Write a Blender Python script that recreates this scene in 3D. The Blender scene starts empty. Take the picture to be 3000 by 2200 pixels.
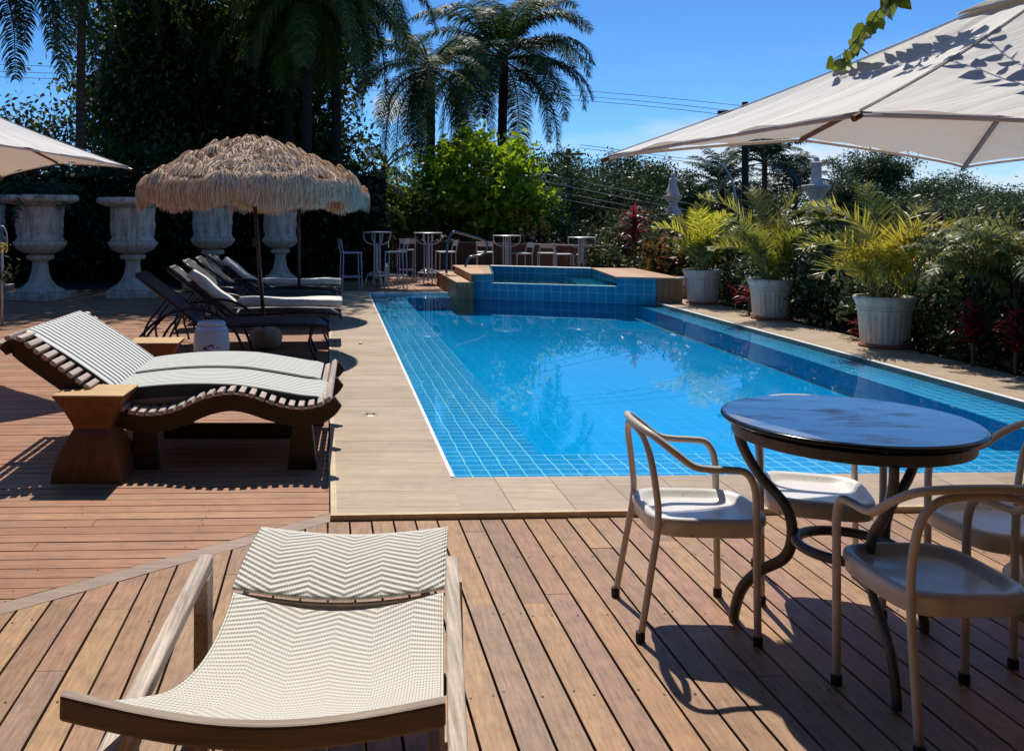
import bpy, math, random
import numpy as np
from mathutils import Vector, Matrix
random.seed(7); RNG = np.random.default_rng(11)
SC = bpy.context.scene
COL = SC.collection
R = math.radians
PI = math.pi
# ---------------------------------------------------------------- survey of the place (focal length, eye height)
F, CX, CY, EYE = 2684.0, 1050.0, 629.0, 1.45
def G(x, y, z=0.0):
    Y = F * (EYE - z) / (y - CY)
    return Vector(((x - CX) / F * Y, Y, z))
def A(x, y, Y):
    return Vector(((x - CX) / F * Y, Y, EYE - (y - CY) / F * Y))
AX = Vector((-.0335, 1, 0)).normalized()      # direction of the pool's long side
CR = Vector((1, .0335, 0)).normalized()       # across the pool
SUN_EL, SUN_AZ = 57.0, 2.5                    # degrees; azimuth from +Y towards +X
SUN = Vector((math.sin(R(SUN_AZ)) * math.cos(R(SUN_EL)), math.cos(R(SUN_AZ)) * math.cos(R(SUN_EL)), math.sin(R(SUN_EL))))

# ---------------------------------------------------------------- mesh builder
def catmull(pts, k=6, closed=False):
    P = [Vector(p) for p in pts]; n = len(P); out = []
    for i in range(n if closed else n - 1):
        p0 = P[(i - 1) % n] if closed or i > 0 else P[0] * 2 - P[1]
        p1 = P[i]; p2 = P[(i + 1) % n]
        p3 = P[(i + 2) % n] if closed or i + 2 < n else P[-1] * 2 - P[-2]
        for j in range(k):
            t = j / k
            out.append(.5 * ((2 * p1) + (p2 - p0) * t + (2 * p0 - 5 * p1 + 4 * p2 - p3) * t * t + (3 * p1 - p0 - 3 * p2 + p3) * t ** 3))
    if not closed: out.append(P[-1].copy())
    return out

class MB:
    def __init__(s): s.v = []; s.f = []; s.m = []
    def add(s, vs, fs, m=0):
        b = len(s.v); s.v.extend([tuple(p) for p in vs])
        s.f.extend([tuple(i + b for i in q) for q in fs]); s.m.extend([m] * len(fs)); return s
    def hexa(s, bot, top, m=0):
        n = len(bot)
        fs = [tuple(range(n - 1, -1, -1)), tuple(range(n, 2 * n))] + [(i, (i + 1) % n, n + (i + 1) % n, n + i) for i in range(n)]
        return s.add(list(bot) + list(top), fs, m)
    def box(s, c, d, rz=0.0, m=0, M=None):
        x, y, z = d[0] / 2, d[1] / 2, d[2] / 2
        vs = [Vector(p) for p in ((-x, -y, -z), (x, -y, -z), (x, y, -z), (-x, y, -z), (-x, -y, z), (x, -y, z), (x, y, z), (-x, y, z))]
        if M is None: M = Matrix.Rotation(rz, 3, 'Z')
        vs = [M @ p + Vector(c) for p in vs]
        return s.hexa(vs[:4], vs[4:], m)
    def poly(s, pts, z0, z1, m=0):
        return s.hexa([(p[0], p[1], z0) for p in pts], [(p[0], p[1], z1) for p in pts], m)
    def beam(s, a, b, w, h, m=0):
        a, b = Vector(a), Vector(b); d = b - a
        q = d.to_track_quat('X', 'Z').to_matrix()
        return s.box((a + b) / 2, (d.length, w, h), M=q, m=m)
    def tube(s, pts, r, n=8, closed=False, caps=True, m=0, sx=1.0, up=None):
        P = [Vector(p) for p in pts]; k = len(P)
        rr = r if isinstance(r, (list, tuple)) else [r] * k
        T = []
        for i in range(k):
            a = P[(i - 1) % k] if closed or i > 0 else P[i]
            b = P[(i + 1) % k] if closed or i < k - 1 else P[i]
            d = b - a; T.append(d.normalized() if d.length > 1e-9 else Vector((0, 0, 1)))
        ref = Vector(up) if up is not None else (Vector((0, 0, 1)) if abs(T[0].z) < .9 else Vector((1, 0, 0)))
        N = (ref - T[0] * ref.dot(T[0])).normalized()
        vs = []
        for i in range(k):
            if up is not None:
                N2 = ref - T[i] * ref.dot(T[i])
                if N2.length > 1e-4: N = N2.normalized()
            else:
                N = (N - T[i] * N.dot(T[i])).normalized()
            B = T[i].cross(N)
            for j in range(n):
                a = 2 * PI * j / n
                vs.append(P[i] + (N * math.cos(a) * sx + B * math.sin(a)) * rr[i])
        fs = []
        for i in range(k if closed else k - 1):
            for j in range(n):
                fs.append((i * n + j, i * n + (j + 1) % n, ((i + 1) % k) * n + (j + 1) % n, ((i + 1) % k) * n + j))
        if caps and not closed:
            fs.append(tuple(range(n - 1, -1, -1))); fs.append(tuple((k - 1) * n + j for j in range(n)))
        return s.add(vs, fs, m)
    def lathe(s, prof, n=32, c=(0, 0, 0), m=0, mod=None):
        vs = []; k = len(prof)
        for i, (r, z) in enumerate(prof):
            for j in range(n):
                a = 2 * PI * j / n; q = r * (mod(a, i) if mod else 1)
                vs.append((c[0] + q * math.cos(a), c[1] + q * math.sin(a), c[2] + z))
        fs = [(i * n + j, i * n + (j + 1) % n, (i + 1) * n + (j + 1) % n, (i + 1) * n + j) for i in range(k - 1) for j in range(n)]
        if prof[0][0] > 1e-5: fs.append(tuple(range(n - 1, -1, -1)))
        if prof[-1][0] > 1e-5: fs.append(tuple((k - 1) * n + j for j in range(n)))
        return s.add(vs, fs, m)
    def grid(s, fn, nu, nv, m=0, thick=0.0):
        P = [[Vector(fn(i / nu, j / nv)) for j in range(nv + 1)] for i in range(nu + 1)]
        W = nv + 1
        vs = [p for row in P for p in row]
        fs = [(i * W + j, (i + 1) * W + j, (i + 1) * W + j + 1, i * W + j + 1) for i in range(nu) for j in range(nv)]
        if thick:
            o = len(vs); nn = []
            for i in range(nu + 1):
                for j in range(nv + 1):
                    du = P[min(i + 1, nu)][j] - P[max(i - 1, 0)][j]; dv = P[i][min(j + 1, nv)] - P[i][max(j - 1, 0)]
                    q = du.cross(dv); nn.append(q.normalized() if q.length > 1e-12 else Vector((0, 0, 1)))
            vs = vs + [p - q * thick for p, q in zip(vs, nn)]
            fs = fs + [tuple(o + a for a in reversed(q)) for q in fs]
            e = [(i * W, (i + 1) * W) for i in range(nu)] + [((i + 1) * W + nv, i * W + nv) for i in range(nu)]
            e += [(j + 1, j) for j in range(nv)] + [(nu * W + j, nu * W + j + 1) for j in range(nv)]
            fs = fs + [(b, a, o + a, o + b) for a, b in e]
        return s.add(vs, fs, m)
    def build(s, name, mat, parent=None, smooth=False, bevel=0.0, local=False, seg=2):
        me = bpy.data.meshes.new(name)
        off = Vector((0, 0, 0))
        if parent is not None and not local:
            p = parent
            while p is not None: off = off + p.location; p = p.parent
        me.from_pydata([(v[0] - off.x, v[1] - off.y, v[2] - off.z) for v in s.v], [], s.f)
        mats = mat if isinstance(mat, (list, tuple)) else [mat]
        for q in mats: me.materials.append(q)
        if len(mats) > 1: me.polygons.foreach_set('material_index', s.m)
        if smooth: me.polygons.foreach_set('use_smooth', [True] * len(me.polygons))
        me.update()
        o = bpy.data.objects.new(name, me); COL.objects.link(o)
        if parent is not None: o.parent = parent
        if bevel:
            b = o.modifiers.new('bevel', 'BEVEL'); b.width = bevel; b.segments = seg; b.limit_method = 'ANGLE'; b.angle_limit = R(40)
        if smooth == 'auto':
            pass
        return o

def npmesh(name, verts, faces, mat, parent=None, smooth=False):
    """verts (N,3), faces (M,k) arrays -> one mesh object"""
    verts = np.asarray(verts, np.float32); faces = np.asarray(faces, np.int32)
    if parent is not None: verts = verts - np.array(parent.location, np.float32)
    me = bpy.data.meshes.new(name); M, k = faces.shape
    me.vertices.add(len(verts)); me.vertices.foreach_set('co', verts.ravel())
    me.loops.add(M * k); me.loops.foreach_set('vertex_index', faces.ravel())
    me.polygons.add(M); me.polygons.foreach_set('loop_start', np.arange(0, M * k, k, dtype=np.int32))
    try: me.polygons.foreach_set('loop_total', np.full(M, k, np.int32))
    except Exception: pass
    if smooth: me.polygons.foreach_set('use_smooth', np.ones(M, bool))
    me.materials.append(mat); me.update(calc_edges=True); me.validate()
    o = bpy.data.objects.new(name, me); COL.objects.link(o)
    if parent is not None: o.parent = parent
    return o

def tag(o, label, cat, group=None):
    o['label'] = label; o['category'] = cat
    if group: o['group'] = group
    return o
def thing(name, label, cat, loc=(0, 0, 0), rz=0.0, group=None):
    o = bpy.data.objects.new(name, None); COL.objects.link(o)
    o.location = loc; o.rotation_euler = (0, 0, rz); o.empty_display_size = .1
    return tag(o, label, cat, group)
def struct(o, kind='structure'):
    o['kind'] = kind; return o
def dup(root, loc, rz=None, label=None, scale=None):
    def cp(o, par):
        c = o.copy(); COL.objects.link(c); c.parent = par
        for ch in list(o.children): cp(ch, c)
        return c
    c = cp(root, None); c.location = loc
    if rz is not None: c.rotation_euler = (0, 0, rz)
    if scale is not None: c.scale = scale
    if label: c['label'] = label
    return c

# ---------------------------------------------------------------- materials
def newmat(name):
    m = bpy.data.materials.new(name); m.use_nodes = True
    nt = m.node_tree; b = nt.nodes['Principled BSDF']
    return m, nt, b
def lk(nt, a, b): nt.links.new(a, b)
def node(nt, t, **kw):
    n = nt.nodes.new(t)
    for k, v in kw.items():
        if k in n.inputs: n.inputs[k].default_value = v
        else: setattr(n, k, v)
    return n
def ramp(nt, fac, stops):
    r = nt.nodes.new('ShaderNodeValToRGB'); e = r.color_ramp.elements
    e[0].position, e[0].color = stops[0][0], (*stops[0][1], 1)
    e[1].position, e[1].color = stops[-1][0], (*stops[-1][1], 1)
    for p, c in stops[1:-1]:
        q = e.new(p); q.color = (*c, 1)
    lk(nt, fac, r.inputs[0]); return r.outputs[0]
def mixc(nt, fac, a, b, blend='MIX'):
    n = nt.nodes.new('ShaderNodeMix'); n.data_type = 'RGBA'; n.blend_type = blend
    for sck, v in ((n.inputs[0], fac), (n.inputs[6], a), (n.inputs[7], b)):
        if hasattr(v, 'links') or isinstance(v, bpy.types.NodeSocket): lk(nt, v, sck)
        elif isinstance(v, (int, float)): sck.default_value = v
        else: sck.default_value = (*v, 1)
    return n.outputs[2]
def math2(nt, op, a, b=None):
    n = nt.nodes.new('ShaderNodeMath'); n.operation = op
    for i, v in enumerate((a, b)):
        if v is None: continue
        if isinstance(v, bpy.types.NodeSocket): lk(nt, v, n.inputs[i])
        else: n.inputs[i].default_value = v
    return n.outputs[0]
def coords(nt, scale=(1, 1, 1), rot=(0, 0, 0), kind='Object'):
    t = nt.nodes.new('ShaderNodeTexCoord'); mp = nt.nodes.new('ShaderNodeMapping')
    mp.inputs['Scale'].default_value = scale; mp.inputs['Rotation'].default_value = rot
    lk(nt, t.outputs[kind], mp.inputs[0]); return mp.outputs[0]
def noise(nt, vec, scale, detail=4, rough=.55):
    n = node(nt, 'ShaderNodeTexNoise', Scale=scale, Detail=detail, Roughness=rough)
    if vec is not None: lk(nt, vec, n.inputs['Vector'])
    return n.outputs[0]
def bump(nt, b, h, strength=.3, dist=.01):
    n = node(nt, 'ShaderNodeBump', Strength=strength, Distance=dist); lk(nt, h, n.inputs['Height'])
    lk(nt, n.outputs[0], b.inputs['Normal']); return n.outputs[0]
def island(nt):
    return nt.nodes.new('ShaderNodeNewGeometry').outputs['Random Per Island']

def plain(name, c1, c2=None, scale=8, rough=.5, metal=0.0, bstr=0.0, bscale=None, stretch=(1, 1, 1), spec=.5, bdist=.004, coat=0.0):
    m, nt, b = newmat(name); b.inputs['Roughness'].default_value = rough; b.inputs['Metallic'].default_value = metal
    b.inputs['Specular IOR Level'].default_value = spec; b.inputs['Coat Weight'].default_value = coat
    v = coords(nt, stretch); n = noise(nt, v, scale)
    c2 = c2 or tuple(x * .8 for x in c1)
    lk(nt, ramp(nt, n, [(.35, c2), (.65, c1)]), b.inputs['Base Color'])
    if bstr: bump(nt, b, noise(nt, v, bscale or scale * 4), bstr, bdist)
    return m

def wood(name, stops, along='Y', fine=60, rough=.55, isl=True, bstr=.35, rot=0.0, grain=.5, spec=.35, stretch=.05, blotch=.0):
    m, nt, b = newmat(name); b.inputs['Roughness'].default_value = rough; b.inputs['Specular IOR Level'].default_value = spec
    s = {'X': (stretch, 1, 1), 'Y': (1, stretch, 1), 'Z': (1, 1, stretch)}[along]
    v = coords(nt, s, (0, 0, rot))
    if isl:
        i = island(nt)
        n = nt.nodes.new('ShaderNodeVectorMath'); n.operation = 'ADD'; lk(nt, v, n.inputs[0])
        cb = nt.nodes.new('ShaderNodeCombineXYZ'); k = math2(nt, 'MULTIPLY', i, 37.0)
        for q in range(3): lk(nt, k, cb.inputs[q])
        lk(nt, cb.outputs[0], n.inputs[1]); v = n.outputs[0]
        c = ramp(nt, i, stops)
    else:
        c = ramp(nt, noise(nt, v, 3, 3), stops)
    g = noise(nt, v, fine, 6, .65)
    g2 = noise(nt, coords(nt), 2.5, 4)
    c = mixc(nt, grain, c, ramp(nt, g, [(.3, (.35, .3, .28)), (.7, (1.25, 1.25, 1.25))]), 'MULTIPLY')
    c = mixc(nt, .35, c, ramp(nt, g2, [(.3, (.6, .58, .58)), (.7, (1.15, 1.12, 1.1))]), 'MULTIPLY')
    if blotch:
        g3 = noise(nt, coords(nt), 13, 6, .7); c = mixc(nt, blotch, c, ramp(nt, g3, [(.3, (.55, .52, .5)), (.5, (1, 1, 1)), (.72, (1.3, 1.2, 1.1))]), 'MULTIPLY')
    lk(nt, c, b.inputs['Base Color']); bump(nt, b, g, bstr, .003)
    return m

def weathered(name, c1, c2, rough=.85, drip=.6):
    m, nt, b = newmat(name); b.inputs['Roughness'].default_value = rough
    v = coords(nt); n = noise(nt, v, 5, 6, .65); c = ramp(nt, n, [(.3, c2), (.65, c1)])
    d = noise(nt, coords(nt, (9, 9, .9)), 1.6, 5, .6); c = mixc(nt, drip, c, ramp(nt, d, [(.36, (.38, .36, .30)), (.55, (1, 1, 1))]), 'MULTIPLY')
    p = noise(nt, v, 38, 3, .6); c = mixc(nt, .5, c, ramp(nt, p, [(.30, (.45, .44, .38)), (.42, (1, 1, 1))]), 'MULTIPLY')
    lk(nt, c, b.inputs['Base Color']); bump(nt, b, noise(nt, v, 40, 5, .7), .55, .006); return m

def leafmat(name, stops, trans=.35, rough=.45, tcol=None, spec=.4):
    m, nt, b = newmat(name); b.inputs['Roughness'].default_value = rough; b.inputs['Specular IOR Level'].default_value = spec
    i = island(nt); c = ramp(nt, i, stops); lk(nt, c, b.inputs['Base Color'])
    t = nt.nodes.new('ShaderNodeBsdfTranslucent')
    if tcol: lk(nt, mixc(nt, .6, c, tcol), t.inputs[0])
    else: lk(nt, c, t.inputs[0])
    mx = nt.nodes.new('ShaderNodeMixShader'); mx.inputs[0].default_value = trans
    lk(nt, b.outputs[0], mx.inputs[1]); lk(nt, t.outputs[0], mx.inputs[2])
    lk(nt, mx.outputs[0], nt.nodes['Material Output'].inputs[0]); return m

def tilemat(name, size, c1, c2, grout, vertical=None, mortar=.006, rot=.0335, rough=.15):
    m, nt, b = newmat(name); b.inputs['Roughness'].default_value = rough
    t = nt.nodes.new('ShaderNodeTexCoord')
    if vertical is None:
        mp = nt.nodes.new('ShaderNodeMapping'); mp.inputs['Rotation'].default_value = (0, 0, -rot); lk(nt, t.outputs['Object'], mp.inputs[0]); vec = mp.outputs[0]
        nz = node(nt, 'ShaderNodeTexNoise', Scale=3.0, Detail=2.0); lk(nt, t.outputs['Object'], nz.inputs['Vector'])
        va = nt.nodes.new('ShaderNodeVectorMath'); va.operation = 'MULTIPLY_ADD'; lk(nt, nz.outputs['Color'], va.inputs[0]); va.inputs[1].default_value = (.03, .03, 0); lk(nt, vec, va.inputs[2]); vec = va.outputs[0]
    else:
        sp = nt.nodes.new('ShaderNodeSeparateXYZ'); lk(nt, t.outputs['Object'], sp.inputs[0])
        u = math2(nt, 'ADD', math2(nt, 'MULTIPLY', sp.outputs[0], vertical[0]), math2(nt, 'MULTIPLY', sp.outputs[1], vertical[1]))
        cb = nt.nodes.new('ShaderNodeCombineXYZ'); lk(nt, u, cb.inputs[0]); lk(nt, sp.outputs[2], cb.inputs[1]); vec = cb.outputs[0]
    br = nt.nodes.new('ShaderNodeTexBrick'); br.offset = 0.0; br.squash = 1.0
    br.inputs['Color1'].default_value = (*c1, 1); br.inputs['Color2'].default_value = (*c2, 1); br.inputs['Mortar'].default_value = (*grout, 1)
    br.inputs['Scale'].default_value = 1.0; br.inputs['Mortar Size'].default_value = mortar; br.inputs['Mortar Smooth'].default_value = .2
    br.inputs['Brick Width'].default_value = size; br.inputs['Row Height'].default_value = size; br.inputs['Bias'].default_value = 0
    lk(nt, vec, br.inputs['Vector'])
    n = noise(nt, coords(nt), 2.0, 3)
    c = mixc(nt, .3, br.outputs[0], ramp(nt, n, [(.3, (.7, .75, .8)), (.7, (1.15, 1.1, 1.1))]), 'MULTIPLY')
    lk(nt, c, b.inputs['Base Color'])
    return m

def clip(poly, a, b, c):
    """keep the part of a polygon where a*x+b*y<=c"""
    out = []
    for i in range(len(poly)):
        p, q = poly[i], poly[(i + 1) % len(poly)]
        dp, dq = a * p[0] + b * p[1] - c, a * q[0] + b * q[1] - c
        if dp <= 0: out.append(p)
        if (dp < 0 < dq) or (dq < 0 < dp):
            t = dp / (dp - dq); out.append((p[0] + (q[0] - p[0]) * t, p[1] + (q[1] - p[1]) * t))
    return out
def clip_convex(poly, region):
    cxm = sum(p[0] for p in region) / len(region); cym = sum(p[1] for p in region) / len(region)
    for i in range(len(region)):
        p, q = region[i], region[(i + 1) % len(region)]
        a, b = q[1] - p[1], -(q[0] - p[0]); c = a * p[0] + b * p[1]
        if a * cxm + b * cym > c: a, b, c = -a, -b, -c
        poly = clip(poly, a, b, c)
        if len(poly) < 3: return []
    return poly

# ---------------------------------------------------------------- plants
def unit(v): return v / np.maximum(np.linalg.norm(v, axis=1, keepdims=True), 1e-9)
def leaf_arrays(P, size, aspect=.45, up=.0, out=None, rng=RNG, jitter=.35, droop=0.0):
    """one folded rhombus leaf (4 verts, 1 quad) per point"""
    n = len(P)
    d = unit(rng.normal(size=(n, 3)) + (0 if out is None else out) + np.array([0, 0, up - droop]))
    q = unit(np.cross(d, unit(rng.normal(size=(n, 3)))))
    s = size * (1 + jitter * rng.uniform(-1, 1, (n, 1)))
    nrm = np.cross(d, q)
    a = P - d * s * .5; c = P + d * s * .5
    b = P + q * s * aspect * .5 + nrm * s * .06; e = P - q * s * aspect * .5 + nrm * s * .06
    V = np.stack([a, b, c, e], 1).reshape(-1, 3)
    return V, np.arange(4 * n).reshape(n, 4)
def clump_points(center, radii, nclump, nleaf, cr, rng=RNG, shell=.45, flat=.75, zmin=None):
    d = unit(rng.normal(size=(nclump, 3))); r = rng.uniform(0, 1, (nclump, 1)) ** shell
    C = d * r * np.array(radii) + np.array(center)
    k = rng.uniform(.6, 1.35, (nclump, 1))
    per = max(1, nleaf // nclump)
    P = np.repeat(C, per, 0) + rng.normal(size=(nclump * per, 3)) * cr * np.repeat(k, per, 0) * np.array([1, 1, flat])
    if zmin is not None: P = P[P[:, 2] > zmin]
    return C, P
def crown(name, mat, center, radii, nclump, nleaf, cr, size, parent=None, aspect=.45, up=0.0, droop=0.0, shell=.45, zmin=None, seed=1, flat=.75):
    rng = np.random.default_rng(seed)
    C, P = clump_points(center, radii, nclump, nleaf, cr, rng, shell, flat, zmin)
    V, Fq = leaf_arrays(P, size, aspect, up, None, rng, droop=droop)
    return npmesh(name, V, Fq, mat, parent), C

def tree(name, label, loc, trunk_h, trunk_r, center, radii, nclump, nleaf, cr, size, lmat, bmat, seed=1, limbs=7, cat='tree', group=None, **kw):
    t = thing(name, label, cat, loc, 0, group)
    o, C = crown('crown', lmat, center, radii, nclump, nleaf, cr, size, t, seed=seed, **kw)
    rnd = random.Random(seed); b = MB(); L = Vector(loc); top = L + Vector((rnd.uniform(-.2, .2), rnd.uniform(-.2, .2), trunk_h))
    b.tube(catmull([L, L.lerp(top, .5) + Vector((rnd.uniform(-.12, .12), 0, 0)), top], 5), [trunk_r * (1 - .35 * i / 10) for i in range(11)], 9)
    for i in range(limbs):
        e = Vector(C[rnd.randrange(len(C))]); s = L.lerp(top, rnd.uniform(.7, 1.0))
        mid = s.lerp(e, .5) + Vector((0, 0, .25 * (e - s).length * .4))
        b.tube(catmull([s, mid, e], 5), [trunk_r * .5 * (1 - .85 * k / 10) for k in range(11)], 6)
    b.build('trunk', bmat, t, smooth=True); return t

def frond(mb, base, az, elev, length, bend, nl, ll, wl=.03, droop=.6, fwd=.5, rw=.02, rnd=random, vee=.25, curl=.0, bare=.12, m=0, mr=None):
    """arching feather leaf: rachis plus two rows of drooping leaflets"""
    P = []; p = Vector(base); n = 14; e = elev; a = az
    for i in range(n + 1):
        P.append(p.copy())
        d = Vector((math.cos(a) * math.cos(e), math.sin(a) * math.cos(e), math.sin(e)))
        p = p + d * (length / n); e -= bend / n * (.5 + 1.0 * i / n); a += curl / n
        e = max(e, -1.5)
    mb.tube(P, [rw * (1 - .85 * i / n) for i in range(n + 1)], 5, m=m if mr is None else mr)
    for k in range(nl):
        t = bare + (1 - bare) * (k + rnd.random() * .6) / nl
        x = min(t * n, n - .001); i = int(x); q = P[i].lerp(P[i + 1], x - i)
        T = (P[i + 1] - P[i]).normalized()
        S = T.cross(Vector((0, 0, 1)))
        S = S.normalized() if S.length > .05 else Vector((-math.sin(az), math.cos(az), 0))
        U = S.cross(T)
        L = ll * (math.sin(PI * min(1, .12 + .88 * t)) ** .6 * .8 + .25) * rnd.uniform(.8, 1.15)
        for sg in (-1, 1):
            d = (S * sg + T * fwd * rnd.uniform(.6, 1.3) + U * vee * rnd.uniform(-.5, 1.6)).normalized()
            d2 = (d + Vector((0, 0, -droop * rnd.uniform(.5, 1.4)))).normalized()
            d3 = (d2 + Vector((0, 0, -droop * rnd.uniform(.5, 1.3)))).normalized()
            w = T * wl * .5
            a0 = q; a1 = q + d * L * .35; a2 = a1 + d2 * L * .35; a3 = a2 + d3 * L * .3
            mb.add([a0 - w * .5, a0 + w * .5, a1 + w, a1 - w, a2 + w * .8, a2 - w * .8, a3], [(0, 1, 2, 3), (3, 2, 4, 5), (5, 4, 6)], m)
def palm(name, label, loc, height, tr, nf, length, lmat, bmat, seed=1, bend=(1.4, 2.2), elev=(-.2, 1.25), nl=60, ll=.55, wl=.035, droop=.7, group=None, azs=None, lean=(0, 0), fwd=.5, rw=.03):
    rnd = random.Random(seed); t = thing(name, label, 'palm tree', loc, 0, group); L = Vector(loc)
    top = L + Vector((lean[0], lean[1], height))
    b = MB(); K = 40
    pts = [L.lerp(top, i / K) for i in range(K + 1)]
    b.tube(pts, [tr * (1.25 - .35 * min(1, i / 8)) * (1 + (.05 if i % 2 else -.02)) for i in range(K + 1)], 12)
    b.tube([top, top + Vector((0, 0, .35)), top + Vector((0, 0, .7))], [tr * .85, tr * .9, tr * .35], 10)
    b.build('trunk', bmat, t, smooth=True)
    c = MB()
    for i in range(nf):
        az = (i * 2.39996 + rnd.uniform(-.3, .3)) if azs is None else azs[i % len(azs)] + rnd.uniform(-.25, .25)
        e = elev[0] + (elev[1] - elev[0]) * ((i + .5) / nf) ** .9
        frond(c, top + Vector((math.cos(az) * tr * .6, math.sin(az) * tr * .6, .15 + .35 * i / nf)), az, e + rnd.uniform(-.1, .1), length * rnd.uniform(.85, 1.1), rnd.uniform(*bend), nl, ll, wl, droop, fwd, rw, rnd, curl=rnd.uniform(-.4, .4))
    c.build('crown', lmat, t); return t
def blades(mb, base, n, length, width, elev=(.3, 1.3), bend=.8, rnd=random, m=0, h=0.0):
    for i in range(n):
        az = i * 2.39996 + rnd.uniform(-.3, .3); e = rnd.uniform(*elev); L = length * rnd.uniform(.7, 1.15)
        p = Vector(base) + Vector((0, 0, h * i / max(1, n))); S = Vector((-math.sin(az), math.cos(az), 0)); vs = []; K = 5
        for k in range(K + 1):
            t = k / K; w = width * (math.sin(PI * (.12 + .86 * t)) ** .8) * .5
            U = Vector((0, 0, .3 * w))
            vs += [p - S * w + U, p.copy(), p + S * w + U]
            p = p + Vector((math.cos(az) * math.cos(e), math.sin(az) * math.cos(e), math.sin(e))) * (L / K); e -= bend / K
        mb.add(vs, [q for k in range(K) for q in ((3 * k, 3 * k + 3, 3 * k + 4, 3 * k + 1), (3 * k + 1, 3 * k + 4, 3 * k + 5, 3 * k + 2))], m)
# ================================================================ materials in use
ZP = .025                                     # paving stands this much above the timber deck
m_deckA = wood('weathered_deck', [(0, (.30, .17, .092)), (.25, (.37, .21, .105)), (.45, (.39, .205, .115)), (.65, (.325, .20, .125)), (.85, (.45, .265, .12)), (1, (.40, .22, .10))], 'Y', 90, .5, rot=-.0335, grain=.6, stretch=.09, blotch=.55)
m_deckB = wood('reddish_deck', [(0, (.36, .168, .085)), (.4, (.42, .20, .105)), (.7, (.385, .20, .112)), (1, (.48, .25, .132))], 'X', 60, .5, rot=-.0335, grain=.5, stretch=.07, blotch=.4)
m_border = wood('grey_border', [(0, (.30, .21, .16)), (1, (.38, .27, .2))], 'X', 50, .6, rot=-.73, isl=False)
m_screw = plain('dark_screw', (.02, .018, .016), rough=.5)
m_pave = wood('wood_look_tile', [(0, (.42, .315, .205)), (.5, (.47, .355, .235)), (1, (.51, .38, .25))], 'X', 30, .5, rot=-.0335, grain=.4, bstr=.1, blotch=.25)
m_grout = plain('paving_grout', (.20, .14, .09), rough=.9)
m_trim = plain('pale_trim', (.62, .46, .28), (.5, .36, .2), 20, .5)
m_white = plain('white_edge', (.78, .78, .74), rough=.5)
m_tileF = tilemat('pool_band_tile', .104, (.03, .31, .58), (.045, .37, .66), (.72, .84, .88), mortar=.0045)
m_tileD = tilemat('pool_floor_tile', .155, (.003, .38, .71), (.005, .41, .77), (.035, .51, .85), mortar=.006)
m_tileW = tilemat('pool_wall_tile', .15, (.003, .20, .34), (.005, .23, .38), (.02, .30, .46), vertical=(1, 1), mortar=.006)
m_tileE = tilemat('pool_end_tile_shaded', .15, (.002, .075, .19), (.003, .09, .22), (.012, .14, .28), vertical=(1, -.2), mortar=.006)  # same tile as the spa front, its underwater darkening put into the colour
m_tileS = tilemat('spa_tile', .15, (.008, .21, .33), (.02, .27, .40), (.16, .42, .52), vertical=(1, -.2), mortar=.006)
m_earth = plain('earth', (.045, .035, .022), (.02, .016, .01), 3, .95)
m_under = plain('deck_void', (.02, .016, .012), rough=.95)

def water_mat(name, tint, wave, strength):
    m, nt, b = newmat(name); nt.nodes.remove(b)
    t = nt.nodes.new('ShaderNodeBsdfTransparent'); t.inputs[0].default_value = (*tint, 1)
    g = nt.nodes.new('ShaderNodeBsdfGlossy'); g.inputs['Roughness'].default_value = .015
    fr = nt.nodes.new('ShaderNodeFresnel'); fr.inputs[0].default_value = 1.38
    v = coords(nt, (1, .55, 1)); n1 = noise(nt, v, wave, 2, .5); n2 = noise(nt, v, wave * 5, 2, .5)
    h = math2(nt, 'ADD', n1, math2(nt, 'MULTIPLY', n2, .12))
    bp = node(nt, 'ShaderNodeBump', Strength=strength, Distance=.02); lk(nt, h, bp.inputs['Height'])
    lk(nt, bp.outputs[0], g.inputs['Normal']); lk(nt, bp.outputs[0], fr.inputs['Normal'])
    mx = nt.nodes.new('ShaderNodeMixShader'); lk(nt, fr.outputs[0], mx.inputs[0])
    lk(nt, t.outputs[0], mx.inputs[1]); lk(nt, g.outputs[0], mx.inputs[2])
    lk(nt, mx.outputs[0], nt.nodes['Material Output'].inputs[0]); return m
m_water = water_mat('pool_water', (.62, .95, 1.0), 1.6, .03)

# ================================================================ ground, deck, paving
g = MB()
X0, X1, Y0, Y1 = -.2, 5.6, 4.6, 18.9
for q in ([(-400, -200), (400, -200), (400, Y0), (-400, Y0)], [(-400, Y1), (400, Y1), (400, 600), (-400, 600)],
          [(-400, Y0), (X0, Y0), (X0, Y1), (-400, Y1)], [(X1, Y0), (400, Y0), (400, Y1), (X1, Y1)]):
    g.add([(p[0], p[1], -.16) for p in q], [(0, 1, 2, 3)])
struct(g.build('ground', m_earth))

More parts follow.
